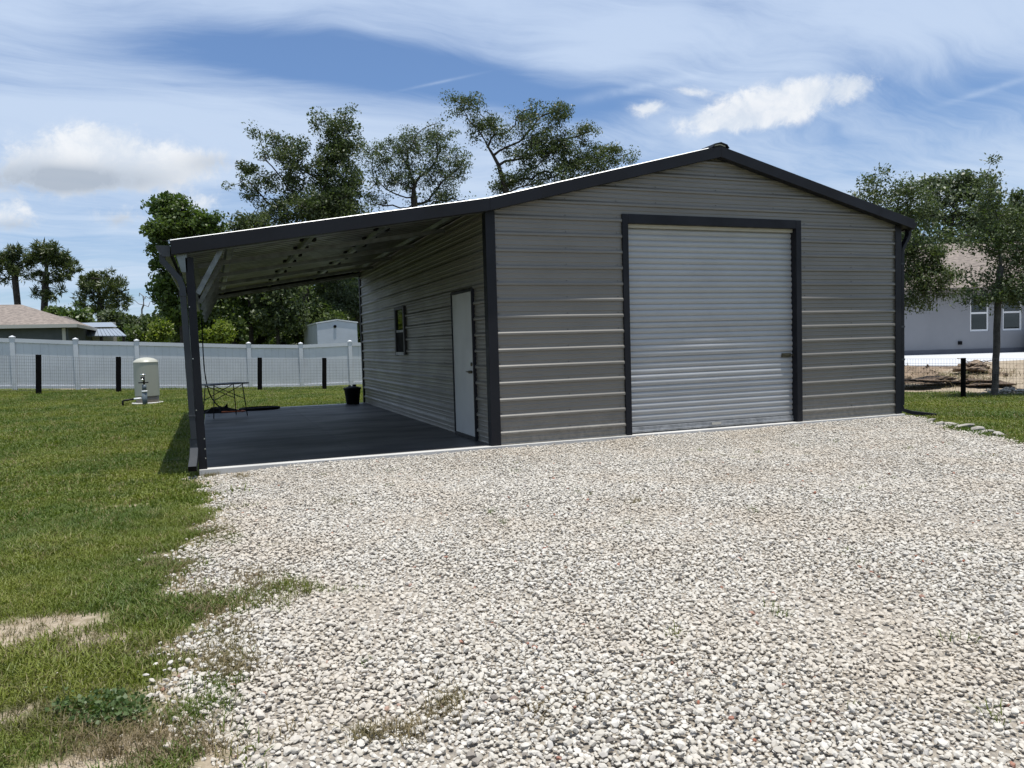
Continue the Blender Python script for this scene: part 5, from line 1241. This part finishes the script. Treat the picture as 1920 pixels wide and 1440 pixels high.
clods = [proto('clod', rock_mesh('clod', 1.0, 0.8, 0.55, 700 + i, M['soil'])) for i in range(4)] + [proto('clod', rock_mesh('clod', 1.0, 0.8, 0.5, 710 + i, M['dirt'])) for i in range(3)]
bank = bpy.data.objects['dirt_bank'].data; bc_ = np.empty(len(bank.vertices) * 3, np.float32); bank.vertices.foreach_get('co', bc_); bc_ = bc_.reshape(-1, 3)
pk_ = rg.integers(0, len(bc_), 1500); row_ = (pk_ // 130) / 50
keep_ = rg.random(1500) < np.exp(-((row_ - 0.45) / 0.25) ** 2); P = bc_[pk_][keep_] + rg.normal(0, 0.05, (keep_.sum(), 3)) * (1, 1, 0.1); n_ = len(P)
scatter('soil_clods', P, rg.uniform(0, 1, n_) ** 3 * 0.10 + 0.02, rg.uniform(0, 6.28, (n_, 3)), rg.integers(0, 7, n_), clods, None)
pk_ = rg.integers(0, len(bc_), 2600); row_ = (pk_ // 130) / 50
keep_ = rg.random(2600) < np.exp(-((row_ - 0.25) / 0.25) ** 2); P = bc_[pk_][keep_] + rg.normal(0, 0.06, (keep_.sum(), 3)) * (1, 1, 0); n_ = len(P)
scatter('dead_grass', P, rg.uniform(1.5, 4.0, n_), np.stack([rg.normal(0, .3, n_), rg.normal(0, .3, n_), rg.uniform(0, 6.28, n_)], 1), rg.integers(0, 4, n_), dry_t, None)

Pd = []
for i in range(70):
    x_, y_ = rg.uniform(-3.2, 5.5), rg.uniform(-8.5, -0.4)
    for q in range(rg.integers(1, 4)): Pd.append((x_ + rg.normal(0, .03), y_ + rg.normal(0, .03), -0.066))
for (px, py, sx, sy, n_) in ((540, 1102, 40, 10, 50), (470, 1120, 40, 14, 60), (395, 1010, 20, 10, 40), (430, 1010, 14, 6, 25), (350, 1340, 30, 14, 60), (410, 1290, 20, 14, 30)):
    for i in range(n_): Pd.append(on(px + rg.normal(0, sx), py + rg.normal(0, sy), 2, -0.066))
P = np.array(Pd); n_ = len(P)
scatter('gravel_weeds', P, rg.uniform(0.5, 1.1, n_), np.stack([rg.normal(0, .2, n_), rg.normal(0, .2, n_), rg.uniform(0, 6.28, n_)], 1), rg.integers(0, 6, n_), near_t, None)

# low broad-leaved weed patch in the lawn
rgw = np.random.default_rng(9); Cw = []
for i in range(700):
    cx_, cy_ = [(150, 1335), (215, 1322), (240, 1345), (180, 1352)][i % 4]; p = on(cx_ + rgw.normal(0, 24), cy_ + rgw.normal(0, 9), 2, -0.07); Cw.append((p[0], p[1], -0.07 + rgw.uniform(0.015, 0.05)))
Vw, Fw, tw = leaf_cloud(np.array(Cw), 0.020, 1.3, rgw)
M['weed'] = leaf_mat('weed_leaves', (0.055, 0.095, 0.022), (0.07, 0.11, 0.03), (0.10, 0.14, 0.05), 0.25)
tag(link('clover_patch', np_mesh('clover_patch', Vw, Fw, M['weed'], {'leaf_tint': tw})), kind='stuff')
